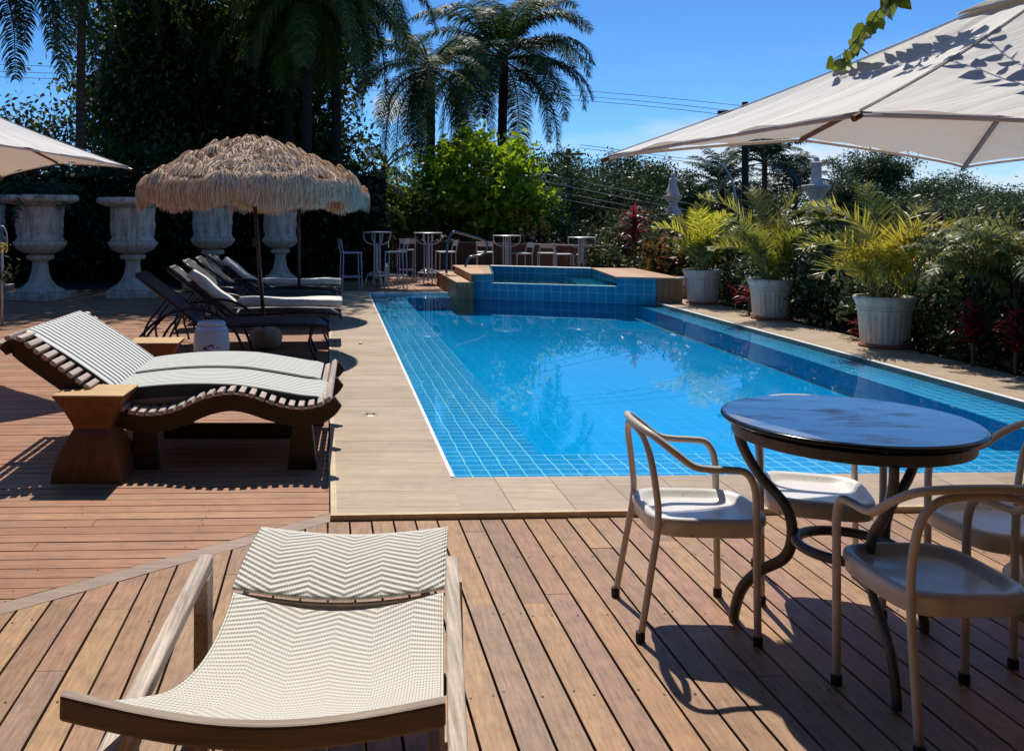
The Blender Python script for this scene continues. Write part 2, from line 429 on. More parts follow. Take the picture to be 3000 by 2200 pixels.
TL = G(969, 1510.7, ZP)                        # near left corner of the paving
TR = TL + CR * 9 + Vector((0, .11, 0))
TB = TL + AX * 12.6
D1 = Vector((TL.x, TL.y - .012, 0)); D0 = G(0, 1802); dd = (D1 - D0).normalized()
Dfar = D1 - dd * 9
nearR = [(Dfar.x, Dfar.y), (D1.x, D1.y), (TR.x, TR.y - .012), (TR.x, -7), (Dfar.x, -7)]
dn = Vector((dd.y, -dd.x, 0))                  # towards the near deck
def boards(region, direction, pitch, gap, zt, th, s0, s1, joints, seed, lo, hi, screws=None, scr=.0045):
    rnd = random.Random(seed); mb = MB(); d = Vector(direction).normalized(); n = Vector((d.y, -d.x, 0))
    k0 = int(math.floor(lo / pitch)); k1 = int(math.ceil(hi / pitch))
    for k in range(k0, k1):
        a = k * pitch + gap / 2; b = (k + 1) * pitch - gap / 2; s = s0 + rnd.uniform(-2, 0)
        while s < s1:
            e = s + rnd.uniform(*joints)
            pl = [n * a + d * (s + .001), n * b + d * (s + .001), n * b + d * (e - .001), n * a + d * (e - .001)]
            pl = clip_convex([(p.x, p.y) for p in pl], region)
            if len(pl) >= 3:
                A2 = sum(pl[i][0] * pl[(i + 1) % len(pl)][1] - pl[(i + 1) % len(pl)][0] * pl[i][1] for i in range(len(pl)))
                if A2 < 0: pl = pl[::-1]
                if abs(A2) > 1e-4:
                    dz = rnd.uniform(-.0012, .0012)
                    mb.poly(pl, zt - th, zt + dz)
            s = e
        if screws:
            for j in range(int(s0 / screws), int(s1 / screws)):
                for q in (a + .016, b - .016):
                    if rnd.random() < .55: continue
                    p = n * (q + rnd.uniform(-.006, .006)) + d * (j * screws + rnd.uniform(-.02, .02))
                    if clip_convex([(p.x - .01, p.y - .01), (p.x + .01, p.y - .01), (p.x, p.y + .01)], region).__len__() == 3:
                        mb.add([(p.x + scr * math.cos(t), p.y + scr * math.sin(t), zt + .0018) for t in [i * PI / 3 for i in range(6)]], [tuple(range(6))], 1)
    return mb
nb = boards(nearR, AX, .1035, 0.0092, 0, .028, -6.5, 6.2, (1.6, 3.4), 3, -7, 9, .55)
struct(nb.build('near_deck', [m_deckA, m_screw]))
# diagonal border board between the two deck fields, and the field with boards laid across
bd = MB(); w = .105
p = [Dfar - dn * .004, D1 - dn * .004, D1 - dn * (w - .004) + dd * .085, Dfar - dn * (w - .004)]
for i in range(5):
    a, b_ = i / 5, (i + 1) / 5
    q = [p[0].lerp(p[1], a) + dd * .002, p[0].lerp(p[1], b_) - dd * .002, p[3].lerp(p[2], b_) - dd * .002, p[3].lerp(p[2], a) + dd * .002]
    bd.poly([(v.x, v.y) for v in q], -.028, .0005)
struct(bd.build('deck_border', m_border))
E1 = D1 - dn * w; E0 = Dfar - dn * w
Ek = E1 + dd * ((TL.x - .012 - E1.x) / dd.x)
leftR = [(E0.x, E0.y), (Ek.x, Ek.y), (TB.x - .012, TB.y), (-12, TB.y + .2), (-12, E0.y + .1)]
lb = boards(leftR, CR, .1, .0085, 0, .028, -13, 1, (2.0, 3.6), 5, -19, 6, .6, .004)
struct(lb.build('side_deck', [m_deckB, m_screw]))
# far deck behind the pool, boards run away from the camera
FD = [(-2.2, 16.9), (8, 17.1), (8, 24.5), (-2.2, 24.5)]
fb = boards(FD, AX, .1, .007, .012, .028, 15, 27, (2, 3), 8, -10, 9)
struct(fb.build('far_deck', m_deckB))
vb = MB()
vb.add([(-12, -7, -.06), (12, -7, -.06), (12, 4.2, -.06), (-12, 4.2, -.06)], [(0, 1, 2, 3)])
vb.add([(-12, 4.2, -.06), (-.25, 4.2, -.06), (-.62, 16.9, -.06), (-12, 16.9, -.06)], [(0, 1, 2, 3)])
vb.add([(-12, 16.95, -.05), (9, 16.95, -.05), (9, 25, -.05), (-12, 25, -.05)], [(0, 1, 2, 3)])
struct(vb.build('deck_base', m_under))

# pool outline
OFL = G(1319.6, 1397, ZP); OBL = G(1077.7, 857, ZP)
OBR = G(1929, 889, ZP); o2 = G(3000, 1178.4, ZP)
dr = (o2 - OBR).normalized(); t_ = (OFL.y + .145 - o2.y) / dr.y; OFR = o2 + dr * t_
OBR = OBR + (OBR - o2).normalized() * 1.2
IFL = G(1584, 1331, -.03); IBL = G(1189, 873, -.03)
IFR = Vector((4.60, IFL.y + .10, 0)); IBR = Vector((4.53, 15.6, 0))
def xy(*v): return [(p[0], p[1]) for p in v]
pv = MB(); PAVR = 5.7
def pave(region, direction, pu, pvv, gap=.003, seed=1, jit=True):
    rnd = random.Random(seed); d = Vector(direction).normalized(); n = Vector((d.y, -d.x, 0))
    us = [p[0] * d.x + p[1] * d.y for p in region]; vs = [p[0] * n.x + p[1] * n.y for p in region]
    for i in range(int(math.floor(min(us) / pu)), int(math.ceil(max(us) / pu))):
        for j in range(int(math.floor(min(vs) / pvv)), int(math.ceil(max(vs) / pvv))):
            a, b, c, e = i * pu + gap / 2, (i + 1) * pu - gap / 2, j * pvv + gap / 2, (j + 1) * pvv - gap / 2
            pl = clip_convex(xy(n * c + d * a, n * e + d * a, n * e + d * b, n * c + d * b), region)
            if len(pl) >= 3:
                A2 = sum(pl[k][0] * pl[(k + 1) % len(pl)][1] - pl[(k + 1) % len(pl)][0] * pl[k][1] for k in range(len(pl)))
                if A2 < 0: pl = pl[::-1]
                if abs(A2) > 2e-4: pv.poly(pl, ZP - .012, ZP + rnd.uniform(-.0006, .0006))
tw = .03                                       # trim width
TLi = TL + CR * tw + AX * tw
leftS = xy(TLi, OFL - AX * 0 + Vector((0, 0, 0)), OBL, TB + CR * tw)
leftS = xy(TLi, TLi + CR * (OFL.x - TLi.x), OFL, OBL, OBL + AX * .35, TB + CR * tw)
pave(leftS, AX, .262, 1.19, seed=4)
frontS = xy(TLi + CR * (OFL.x - TLi.x), TR + AX * tw, OFR + CR * 3, OFR, OFL)
pave(frontS, CR, .30, 1.4, seed=6)
rightS = xy(OFR, OFR + CR * (PAVR + .2 - OFR.x), Vector((PAVR - .05, 18.5, 0)), OBR)
pave(rightS, AX, .60, .60, seed=9)
struct(pv.build('pool_paving', m_pave))
pb = MB()
for q in (xy(TLi, OFL, OBL, OBL + AX * .36, TB + CR * tw), xy(TLi, TR + AX * tw, OFR + CR * 3, OFR, OFL), xy(OFR, OFR + CR * (PAVR + .2 - OFR.x), Vector((PAVR - .05, 18.5, 0)), OBR)):
    pb.poly(q, -.15, ZP - .006)
struct(pb.build('paving_base', m_grout))
tr = MB()
tr.poly(xy(TL, TL + CR * tw, TB + CR * tw, TB), -.03, ZP + .002)
tr.poly(xy(TL + CR * tw * 1.0, TR, TR + AX * .028, TL + CR * tw + AX * .028), -.03, ZP + .002)
struct(tr.build('paving_edge', m_trim))
# pool: thin white overflow edge, near-flush tiled band, deep basin
ed = MB(); ew = .022
def strip(a, b, wv, z0, z1): ed.poly(xy(a, b, b + wv, a + wv), z0, z1)
strip(OFL, OBL, CR * ew, -.1, ZP + .003); strip(OBR, OFR, CR * .05, -.1, ZP + .002)
strip(OBL + CR * ew, OBL + CR * 2.2, -AX * .05, -.1, ZP + .003)
struct(ed.build('pool_edge', m_white))
ba = MB(); zb = -.03
OFLi, OBLi = OFL + CR * ew, OBL + CR * ew
def quad(mb, *p, z=zb): mb.add([(q[0], q[1], q[2] if z is None else z) for q in p], [tuple(range(len(p)))])
IFR2 = IFR; IBRx = IBR
quad(ba, OFLi, OFR, IFR2, IFL); quad(ba, OFLi, IFL, IBL, OBLi); quad(ba, IFR2, OFR, OBR, IBRx); quad(ba, IBL, Vector((2.4, IBL.y + .05, 0)), OBL + CR * 2.3, OBLi)
struct(ba.build('pool_band', m_tileF))
zf = -.245; fl = MB()
quad(fl, IFL, IFR2, IBRx + AX * 2, IBL + AX * .0, z=zf)
struct(fl.build('pool_floor', m_tileD))
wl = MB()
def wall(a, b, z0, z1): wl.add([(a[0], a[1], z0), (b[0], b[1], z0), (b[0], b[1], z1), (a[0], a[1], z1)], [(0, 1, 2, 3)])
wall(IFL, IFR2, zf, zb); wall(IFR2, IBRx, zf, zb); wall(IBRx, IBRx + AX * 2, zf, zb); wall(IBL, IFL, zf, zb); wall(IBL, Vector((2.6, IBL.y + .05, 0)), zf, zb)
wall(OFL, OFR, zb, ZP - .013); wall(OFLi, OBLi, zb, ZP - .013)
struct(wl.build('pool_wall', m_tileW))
wt = MB(); nx = 1
quad(wt, OFL + Vector((.004, .002, 0)), OFR, OBR, OBL + CR * 2.3, OBL + CR * .004, z=-.004)
struct(wt.build('pool_water', m_water))

# ================================================================ drains and litter on the paving
def drain(x, y):
    p = G(x, y, ZP); t = thing('floor_drain', 'small round floor drain set in the beige paving left of the pool', 'drain', p)
    d = MB(); d.lathe([(0, .003), (.052, .003), (.056, .001), (.056, -.004)], 20, p); d.build('drain_cover', m_steelD, t)
    d = MB()
    for k in range(8):
        a = k * PI / 4; d.beam(p + Vector((.015 * math.cos(a), .015 * math.sin(a), .004)), p + Vector((.042 * math.cos(a), .042 * math.sin(a), .004)), .006, .003)
    d.build('drain_slot', m_screw, t)
m_steelD = plain('drain_metal', (.42, .36, .28), rough=.4, metal=.4)
drain(1085, 1214)
m_litter = leafmat('dry_leaf', [(0, (.65, .55, .38)), (.5, (.5, .36, .2)), (1, (.7, .62, .5))], .2)
def litter(x, y, s, lab):
    p = G(x, y, ZP + .004); mb = MB(); a = (x * 7.3) % 6
    v = [Vector((math.cos(a + t), math.sin(a + t), 0)) * s * r for t, r in ((0, 1), (.6, .5), (1.6, .45), (3.1, .9), (4.6, .4), (5.6, .5))]
    mb.add([p + q + Vector((0, 0, .004 + .012 * (i % 2))) for i, q in enumerate(v)] + [p + Vector((0, 0, .002))], [(i, (i + 1) % 6, 6) for i in range(6)])
    tag(mb.build('fallen_leaf', m_litter), lab, 'leaf', 'dry leaves on the paving')
litter(1053, 921, .05, 'pale dry leaf on the paving level with the second lounger')
litter(1056, 1006, .06, 'pale dry leaf on the paving beside the thatched shadow')
# ================================================================ raised spa at the far end of the pool
m_rim = wood('spa_rim_wood', [(0, (.56, .33, .17)), (.5, (.62, .38, .21)), (1, (.5, .29, .15))], 'X', 50, .5, isl=True, grain=.35)
m_side = wood('spa_side_wood', [(0, (.28, .12, .05)), (1, (.36, .17, .07))], 'Z', 60, .5, isl=True)
m_rail = plain('handrail_metal', (.2, .2, .21), rough=.25, metal=.9)
zr = .42
def V(x, y, z=0): return Vector((x, y, z))
FLs, FRs = V(1.98, 15.95), V(4.83, 14.85); fdir = (FRs - FLs).normalized(); fn = V(-fdir.y, fdir.x)   # fn points away from the pool
BLs, BRs = V(2.36, 18.35), V(4.75, 17.5)
spa = thing('raised_spa', 'raised spa pool tiled in blue with wooden rims at the far end of the pool', 'spa', V(3.4, 15.4))
ts = MB(); zb0 = -.0045
pl, pr = FLs + fdir * .33, FRs - fdir * .62
def wallbox(a, b, th, z0, z1, mb):                 # wall from a to b, thickness away from the pool
    mb.poly(xy(a, b, b + fn * th, a + fn * th), z0, z1)
zw = .272
wallbox(FLs, pl, .24, zb0, zr - .012, ts); wallbox(pl + fdir * .001, pr - fdir * .001, .12, zb0, zw - .012, ts); wallbox(pr, FRs, .30, zb0, zr - .012, ts)
ts.poly(xy(FLs + fn * .241, pl + fn * .241, BLs + V(.3, 0), BLs), zb0, zr - .012)
ts.poly(xy(pr + fdir * .12 + fn * .301, FRs + fn * .301, BRs + V(.1, 0), BRs - V(.3, -.02)), zb0, zr - .012)
ts.poly(xy(BLs + V(.3, .001), BRs - V(.3, -.021), BRs + V(-.25, .22), BLs + V(.3, .22)), zb0, zr - .002)
fq = [pl + fn * .12, pr + fn * .12, BRs - V(.3, 0), BLs + V(.3, 0)]
ts.poly(xy(*fq), -.25, .10)
ts.poly(xy(fq[1] - fdir * .55 + fn * .02, fq[1] + fn * .02, fq[2], fq[2] - fdir * .5), .101, .235)
ts.build('tile_shell', m_tileS, spa)
lp = MB(); wallbox(pl, pr, .125, zw - .0115, zw, lp); lp.build('weir_lip', m_white, spa)
uw = MB()
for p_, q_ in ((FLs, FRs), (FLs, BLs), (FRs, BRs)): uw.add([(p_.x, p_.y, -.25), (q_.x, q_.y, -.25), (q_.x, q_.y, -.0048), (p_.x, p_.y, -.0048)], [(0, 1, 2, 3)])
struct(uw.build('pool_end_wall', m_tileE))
cp = MB(); cp.poly(xy(BLs + V(.3, -.02), BRs - V(.3, 0), BRs + V(-.25, .24), BLs + V(.3, .24)), zr - .0015, zr + .006); cp.build('coping', m_white, spa)
sw = MB(); quad(sw, pl + fn * .004 - fdir * 0, pr + fn * .004, BRs - V(.28, 0), BLs + V(.28, 0), z=zw + .003)
m_water2 = water_mat('spa_water', (.62, .95, 1.0), 3, .12)
struct(sw.build('spa_water', m_water2))
def planks(a, b, c, d, n, z0, z1, name, mat, gap=.003):
    mb = MB()
    for i in range(n):
        s, e = i / n, (i + 1) / n
        q = [a.lerp(b, s), a.lerp(b, e), d.lerp(c, e), d.lerp(c, s)]
        ctr = sum(q, V(0, 0)) / 4
        q = [p + (ctr - p).normalized() * gap for p in q]
        mb.poly(xy(*q), z0, z1)
    return mb.build(name, mat, spa)
planks(V(1.93, 15.78), V(2.30, 15.80), V(2.62, 18.4), V(1.90, 18.5), 3, zr - .012, zr + .012, 'wooden_rim', m_rim)
planks(FRs - fdir * .62 - fn * .05, FRs + fdir * .42 - fn * .05, V(5.25, 17.4), V(4.45, 17.55), 4, zr - .012, zr + .012, 'wooden_rim', m_rim)
st_ = [V(1.68, 15.72), V(1.975, 15.72), V(1.92, 18.65), V(1.60, 18.7)]
planks(*st_, 2, .27, .292, 'wooden_step', m_rim)
sd = MB()
for i in range(14):
    a, b = st_[0].lerp(st_[3], i / 14), st_[0].lerp(st_[3], (i + 1) / 14); sd.poly(xy(a + V(0, .002), a + V(.02, .002), b + V(.02, -.002), b + V(0, -.002)), -.1, .269)
for i in range(4):
    a, b = st_[0].lerp(st_[1], i / 4), st_[0].lerp(st_[1], (i + 1) / 4); sd.poly(xy(a + V(.002, .003), b + V(-.002, .003), b + V(-.002, .022), a + V(.002, .022)), -.26, .269)
a, b = V(1.955, 15.85), V(1.93, 18.4)
for i in range(12):
    p, q = a.lerp(b, i / 12), a.lerp(b, (i + 1) / 12); sd.poly(xy(p + V(0, .002), p + V(.02, .002), q + V(.02, -.002), q + V(0, -.002)), .293, zr - .013)
sd.build('step_panel', m_side, spa)
ep = MB(); e0, e1 = FRs + fdir * .003, FRs + fdir * .40
for i in range(4):
    p, q = e0.lerp(e1, i / 4), e0.lerp(e1, (i + 1) / 4); ep.poly(xy(p + fdir * .002, q - fdir * .002, q - fdir * .002 + fn * .02, p + fdir * .002 + fn * .02), -.1, zr - .013)
for i in range(12):
    p, q = e1.lerp(V(5.22, 17.4), i / 12), e1.lerp(V(5.22, 17.4), (i + 1) / 12); ep.poly(xy(p + V(-.02, .02), p + V(0, .02), q, q + V(-.02, 0)), -.1, zr - .013)
ep.build('end_panel', m_side, spa)
hr = MB(); YR = 17.75
hp = [A(*p, YR) for p in ((1308, 802), (1309, 760), (1313, 712), (1320, 690), (1334, 680), (1352, 684), (1390, 695), (1418, 704), (1432, 716), (1431, 732), (1420, 745), (1400, 751), (1380, 754), (1369, 766), (1363, 781))]
hp = [p + V(0, .25 * math.sin(i / 14 * PI)) for i, p in enumerate(hp)]
hr.tube(catmull(hp, 5), .024, 10); hr.build('handrail', m_rail, spa, smooth=True)

# ================================================================ urns
m_stone = weathered('urn_stone', (.74, .66, .52), (.55, .48, .37))
m_stone2 = plain('pale_statue_stone', (.82, .72, .66), (.70, .58, .52), 9, .85, bstr=.4, bscale=30)
def make_urn(loc, label):
    t = thing('stone_urn', label, 'urn', loc, 0, 'giant stone urns along the dark hedge')
    b = MB(); b.box((0, 0, .06), (.88, .88, .12), R(-18)); b.build('plinth', m_stone, t, local=True, bevel=.012)
    b = MB(); b.lathe([(.40, .121), (.41, .15), (.37, .175), (.27, .23), (.19, .33), (.145, .46), (.13, .60), (.14, .66), (.22, .68), (.235, .72), (.22, .76), (.15, .775)], 40); b.build('pedestal', m_stone, t, True, local=True)
    b = MB(); b.lathe([(.14, .776), (.26, .79), (.37, .85), (.43, .93), (.44, .985), (.40, 1.0)], 48, mod=lambda a, i: 1 + (.018 * math.cos(a * 24) if 1 < i < 5 else 0)); b.build('bowl', m_stone, t, True, local=True)
    b = MB(); b.lathe([(.395, 1.001), (.40, 1.03), (.375, 1.05), (.375, 1.2), (.385, 1.4), (.41, 1.56), (.40, 1.6)], 48)
    rnd = random.Random(int(loc[0] * 100))
    for k in range(9):                                # carved reliefs: little standing figures and swags
        a = k * 2 * PI / 9 + rnd.uniform(-.1, .1); r0 = .385
        def on(da, z, r=r0): return (r * math.cos(a + da), r * math.sin(a + da), z)
        b.tube(catmull([on(0, 1.38), on(.03, 1.30), on(-.01, 1.22), on(.05, 1.12)], 3), [.02, .02, .022, .03, .03, .028, .02, .015, .012, .01], 6)
        b.tube([on(0, 1.30), on(-.12, 1.24)], .012, 5); b.tube([on(.0, 1.30), on(.14, 1.36)], .012, 5); b.tube([on(-.01, 1.2), on(-.09, 1.1)], .014, 5)
        b.lathe([(0, -.03), (.022, -.015), (.026, .005), (.015, .026), (0, .032)], 8, on(.01, 1.42))
    b.build('cup', m_stone, t, True, local=True)
    b = MB(); b.lathe([(.39, 1.601), (.46, 1.62), (.60, 1.665), (.645, 1.70), (.645, 1.755), (.61, 1.785), (.45, 1.78), (.40, 1.70), (0, 1.69)], 48, mod=lambda a, i: 1 + (.012 * math.cos(a * 36) if 2 < i < 5 else 0)); b.build('rim', m_stone, t, True, local=True)
    return t
urn = make_urn(V(-5.47, 15.75), 'weathered stone urn on a plinth with grassy plant spilling over, beside the white parasol tip')
dup(urn, V(-4.0, 16.25), .5, 'weathered stone urn with bare rim half under the left edge of the thatched parasol', (.97, .97, .98))
dup(urn, V(-2.86, 18.0), 1.1, 'weathered stone urn rising behind the raised backs of the far loungers', (.98, .98, 1))
dup(urn, V(-1.62, 19.0), 1.9, 'narrow weathered stone urn standing right behind the thatched parasol pole', (.86, .86, .97))
dup(urn, V(-7.05, 17.2), .3, 'weathered stone urn cut off by the left edge of the photo', (.97, .97, 1.02))
m_grass = leafmat('urn_grass', [(0, (.02, .035, .012)), (1, (.045, .075, .025))], .25)
def urn_plant(loc, n, L, label, seed):
    mb = MB(); rnd = random.Random(seed)
    for i in range(n):
        frond(mb, Vector(loc) + Vector((rnd.uniform(-.2, .2), rnd.uniform(-.2, .2), 0)), rnd.uniform(0, 6.28), rnd.uniform(.2, 1.2), L * rnd.uniform(.7, 1.1), rnd.uniform(1.5, 3.0), 14, .16, .02, .7, .5, .008, rnd)
    tag(mb.build('urn_plant', m_grass), label, 'plant', 'plants growing in the stone urns')
urn_plant((-5.47, 15.75, 1.72), 46, .95, 'dark grassy plant spilling over the rim of the left urn', 2)
urn_plant((-2.86, 18.0, 1.70), 16, .5, 'small dark plant in the urn behind the thatched parasol', 5)

# ================================================================ tubular loungers by the pool
m_ltube = plain('lounger_tube', (.035, .032, .036), rough=.35, metal=.3)
m_dsling, nt, b_ = newmat('dark_sling'); b_.inputs['Roughness'].default_value = .55
v = coords(nt); wv = node(nt, 'ShaderNodeTexWave', Scale=45.0); wv.bands_direction = 'Y'; lk(nt, v, wv.inputs[0])
lk(nt, ramp(nt, wv.outputs[1], [(.2, (.03, .03, .036)), (.8, (.085, .085, .098))]), b_.inputs['Base Color']); bump(nt, b_, wv.outputs[1], .3, .002)
m_cush = plain('white_cushion', (.74, .73, .66), (.66, .64, .57), 6, .9, bstr=.2, bscale=80)
def make_lounger(loc, label):
    t = thing('sun_lounger', label, 'sun lounger', loc, R(1.9), 'dark tubular loungers in a row by the pool')
    HX, HZ = -1.28, .35; BX, BZ = -1.90, .84
    b = MB()
    for y in (-.30, .30):
        b.tube(catmull([(0, y, HZ - .05), (-.06, y, HZ - .005), (-.5, y, HZ + .01), (HX + .1, y, HZ - .015), (HX, y, HZ), (HX - .12, y, HZ + .1), (BX, y, BZ)], 5), .017, 8)
    for x, z in ((0, HZ - .05), (-.65, HZ - .01), (HX + .02, HZ - .03), (BX, BZ)): b.tube([(x, -.30, z), (x, .30, z)], .016, 8)
    b.build('frame', m_ltube, t, True, local=True)
    b = MB()
    def seat(u, w):
        x = -.02 + (HX + .06) * u; return (x, -.285 + .57 * w, HZ + .012 - .025 * math.sin(PI * w) + .012 * math.sin(u * PI) - (.05 * max(0, 1 - u * 12)))
    b.grid(seat, 24, 8, thick=.006); b.build('seat_sling', m_dsling, t, True, local=True)
    b = MB()
    def back(u, w):
        return (HX - .02 + (BX - HX) * u, -.285 + .57 * w, HZ + .03 + (BZ - HZ) * u - .03 * math.sin(PI * w) * math.sin(PI * min(1, u * 1.2 + .05)))
    b.grid(back, 14, 8, thick=-.006); b.build('back_sling', m_dsling, t, True, local=True)
    for y in (-.33, .33):
        b = MB(); b.tube(catmull([(-2.0, y, 0), (-1.88, y, .22), (-1.66, y, .43), (-1.42, y, .52), (-1.15, y, .48), (-.95, y, .33), (-.84, y, .1), (-.81, y, 0)], 6), .014, 8); b.build('arm', m_ltube, t, True, local=True)
        b = MB(); b.tube(catmull([(-.14, y * .85, HZ - .02), (-.2, y * .85, .18), (-.13, y * .85, .0)], 5), .013, 8); b.build('leg', m_ltube, t, True, local=True)
        b = MB(); b.tube(catmull([(-1.62, y * .9, .60), (-1.82, y * .9, .3), (-1.76, y * .9, 0)], 5), .012, 8); b.build('leg', m_ltube, t, True, local=True)
    return t
LL = [(-.30, 9.40), (-.20, 10.42), (-.33, 12.0), (-.31, 12.8), (-.27, 13.55)]
llab = ['dark mesh sun lounger nearest the striped wooden one, a ceramic drum before it', 'dark tubular lounger carrying a white cushion, right behind the first dark mesh one', 'bare dark mesh lounger just past the white cushioned one beside the thatched parasol pole',
        'bare dark mesh lounger second from the far end of the row', 'farthest dark lounger, its white cushion beside the second parasol pole']
lg = make_lounger(V(LL[0][0], LL[0][1]), llab[0])
for i in range(1, 5): dup(lg, V(*LL[i]), R(1.9), llab[i])
def make_lcush(loc, label):
    t = thing('lounger_cushion', label, 'cushion', loc, R(1.9), 'white cushions on the tubular loungers')
    HX, HZ = -1.28, .35; BX, BZ = -1.78, .745
    b = MB(); b.grid(lambda u, w: (.01 + (HX + .12) * u, -.27 + .54 * w, HZ + .085 + .012 * math.sin(w * PI) + .008 * math.sin(u * 9)), 20, 8, thick=.06); b.build('seat_pad', m_cush, t, True, local=True)
    b = MB(); b.grid(lambda u, w: (HX + .10 + (BX - HX) * u, -.27 + .54 * w, HZ + .075 + (BZ - HZ) * u + .014 * math.sin(w * PI) + .01 * math.sin(u * 11)), 14, 8, thick=-.05); b.build('back_pad', m_cush, t, True, local=True)
    return t
cu = make_lcush(V(*LL[1], 0), 'white cushion on the lounger second in the row, left of the thatched parasol pole')
dup(cu, V(*LL[4], 0), R(1.9), 'white cushion on the farthest lounger of the row')

# blue and white ceramic drum stool, two hourglass timber stools
m_cer, nt, b_ = newmat('ceramic_glaze'); b_.inputs['Roughness'].default_value = .2
v = coords(nt); sp = nt.nodes.new('ShaderNodeSeparateXYZ'); lk(nt, v, sp.inputs[0])
q = noise(nt, v, 24, 3, .6)
d2 = nt.nodes.new('ShaderNodeVectorMath'); d2.operation = 'DISTANCE'; lk(nt, v, d2.inputs[0]); d2.inputs[1].default_value = (.02, -.15, .2)
mk = math2(nt, 'MULTIPLY', math2(nt, 'LESS_THAN', d2.outputs['Value'], .095), math2(nt, 'GREATER_THAN', q, .54))
lk(nt, mixc(nt, mk, (.50, .58, .66), (.03, .05, .12)), b_.inputs['Base Color'])
t = thing('garden_stool', 'pale blue ceramic drum stool with dark floral motif beside the first dark lounger', 'garden stool', V(-1.33, 8.3))
b = MB(); b.lathe([(.115, 0), (.125, .02), (.15, .12), (.162, .22), (.162, .30), (.152, .385), (.135, .44), (.128, .445)], 36); b.build('body', m_cer, t, True, local=True)
b = MB(); b.lathe([(.127, .446), (.13, .47), (.11, .488), (0, .494)], 36); b.build('top', m_cer, t, True, local=True)
b = MB()
for z, r in ((.40, .1505), (.055, .139)): b.lathe([(r, z), (r + .006, z + .006), (r, z + .014)], 36)
b.build('raised_band', m_cer, t, True, local=True)

m_block = wood('block_wood_shaded', [(0, (.17, .068, .02)), (.5, (.24, .105, .034)), (1, (.13, .05, .016))], 'Z', 40, .45, isl=False, bstr=.2)  # same wood as the top, with the shade on the sides put into the colour
m_btop = wood('block_wood_lit', [(0, (.62, .40, .17)), (1, (.70, .47, .22))], 'X', 30, .5, isl=False, bstr=.2)  # same wood as the body, in its sunlit tone
def make_block(loc, label):
    t = thing('hourglass_stool', label, 'stool', loc, R(-1), 'hourglass timber stools')
    prof = [(.195, 0), (.19, .05), (.165, .14), (.115, .245), (.10, .275), (.112, .31), (.155, .40), (.195, .462)]
    b = MB(); vs = []; k = len(prof)
    for h, z in prof:
        d = h * (.95 if z < .26 else .84)
        vs += [(-h, -d, z), (h, -d, z), (h, d, z), (-h, d, z)]
    b.add(vs, [(3, 2, 1, 0)] + [(i * 4 + j, i * 4 + (j + 1) % 4, i * 4 + 4 + (j + 1) % 4, i * 4 + 4 + j) for i in range(k - 1) for j in range(4)])
    b.build('body', m_block, t, local=True, bevel=.004)
    b = MB(); b.box((0, 0, .4672), (.390, .3276, .0096)); b.build('top', m_btop, t, local=True, bevel=.004); return t
hb = make_block(V(-1.465, 5.12), 'hourglass timber stool in front of the striped wooden lounger')
dup(hb, V(-1.575, 7.15), R(2), 'hourglass timber stool behind the striped wooden lounger')

# ================================================================ double wooden lounger with striped cushions
m_lwood = wood('dark_lounger_wood', [(0, (.028, .015, .010)), (1, (.048, .026, .016))], 'X', 40, .5, isl=False)
m_slat = wood('slat_wood', [(0, (.55, .44, .36)), (1, (.66, .54, .45))], 'Y', 40, .55, isl=True, bstr=.2)
def stripes(name, period, c1, c2, duty, off=0.0, rib=.6):
    m, nt, b = newmat(name); b.inputs['Roughness'].default_value = .85
    v = coords(nt); sp = nt.nodes.new('ShaderNodeSeparateXYZ'); lk(nt, v, sp.inputs[0])
    f = math2(nt, 'FRACT', math2(nt, 'ADD', math2(nt, 'DIVIDE', sp.outputs[1], period), 50.0 + off))
    tri = math2(nt, 'ABSOLUTE', math2(nt, 'SUBTRACT', f, .5))
    lk(nt, ramp(nt, tri, [(duty / 2 - .03, c2), (duty / 2 + .03, c1)]), b.inputs['Base Color'])
    n = noise(nt, v, 240, 2); bump(nt, b, math2(nt, 'ADD', math2(nt, 'MULTIPLY', tri, 1.2), math2(nt, 'MULTIPLY', n, .15)), rib, .006)
    return m
m_strB = stripes('bold_stripe_fabric', .066, (.74, .73, .67), (.09, .10, .09), .44)
m_strS = stripes('fine_stripe_fabric', .046, (.68, .68, .60), (.13, .145, .125), .40)
m_cunder = plain('grey_under_pad', (.30, .26, .22), (.22, .19, .16), 8, .9)
m_cside = plain('dark_cushion_side', (.05, .055, .055), (.03, .033, .033), 8, .9)
YN, YF = 5.17, 6.40
dl = thing('double_lounger', 'wide wooden slatted lounger with wavy rails and striped cushions', 'sun lounger', V(-1.0, 5.8), 0)
prof = [(-2.02, .70), (-1.97, .745), (-1.90, .74), (-1.82, .68), (-1.62, .54), (-1.42, .405), (-1.30, .34), (-1.17, .322), (-1.03, .345), (-.88, .41), (-.74, .44), (-.62, .43), (-.48, .385), (-.37, .36), (-.27, .362), (-.19, .385), (-.135, .425)]
pc = catmull([(x, 0, z) for x, z in prof], 5)
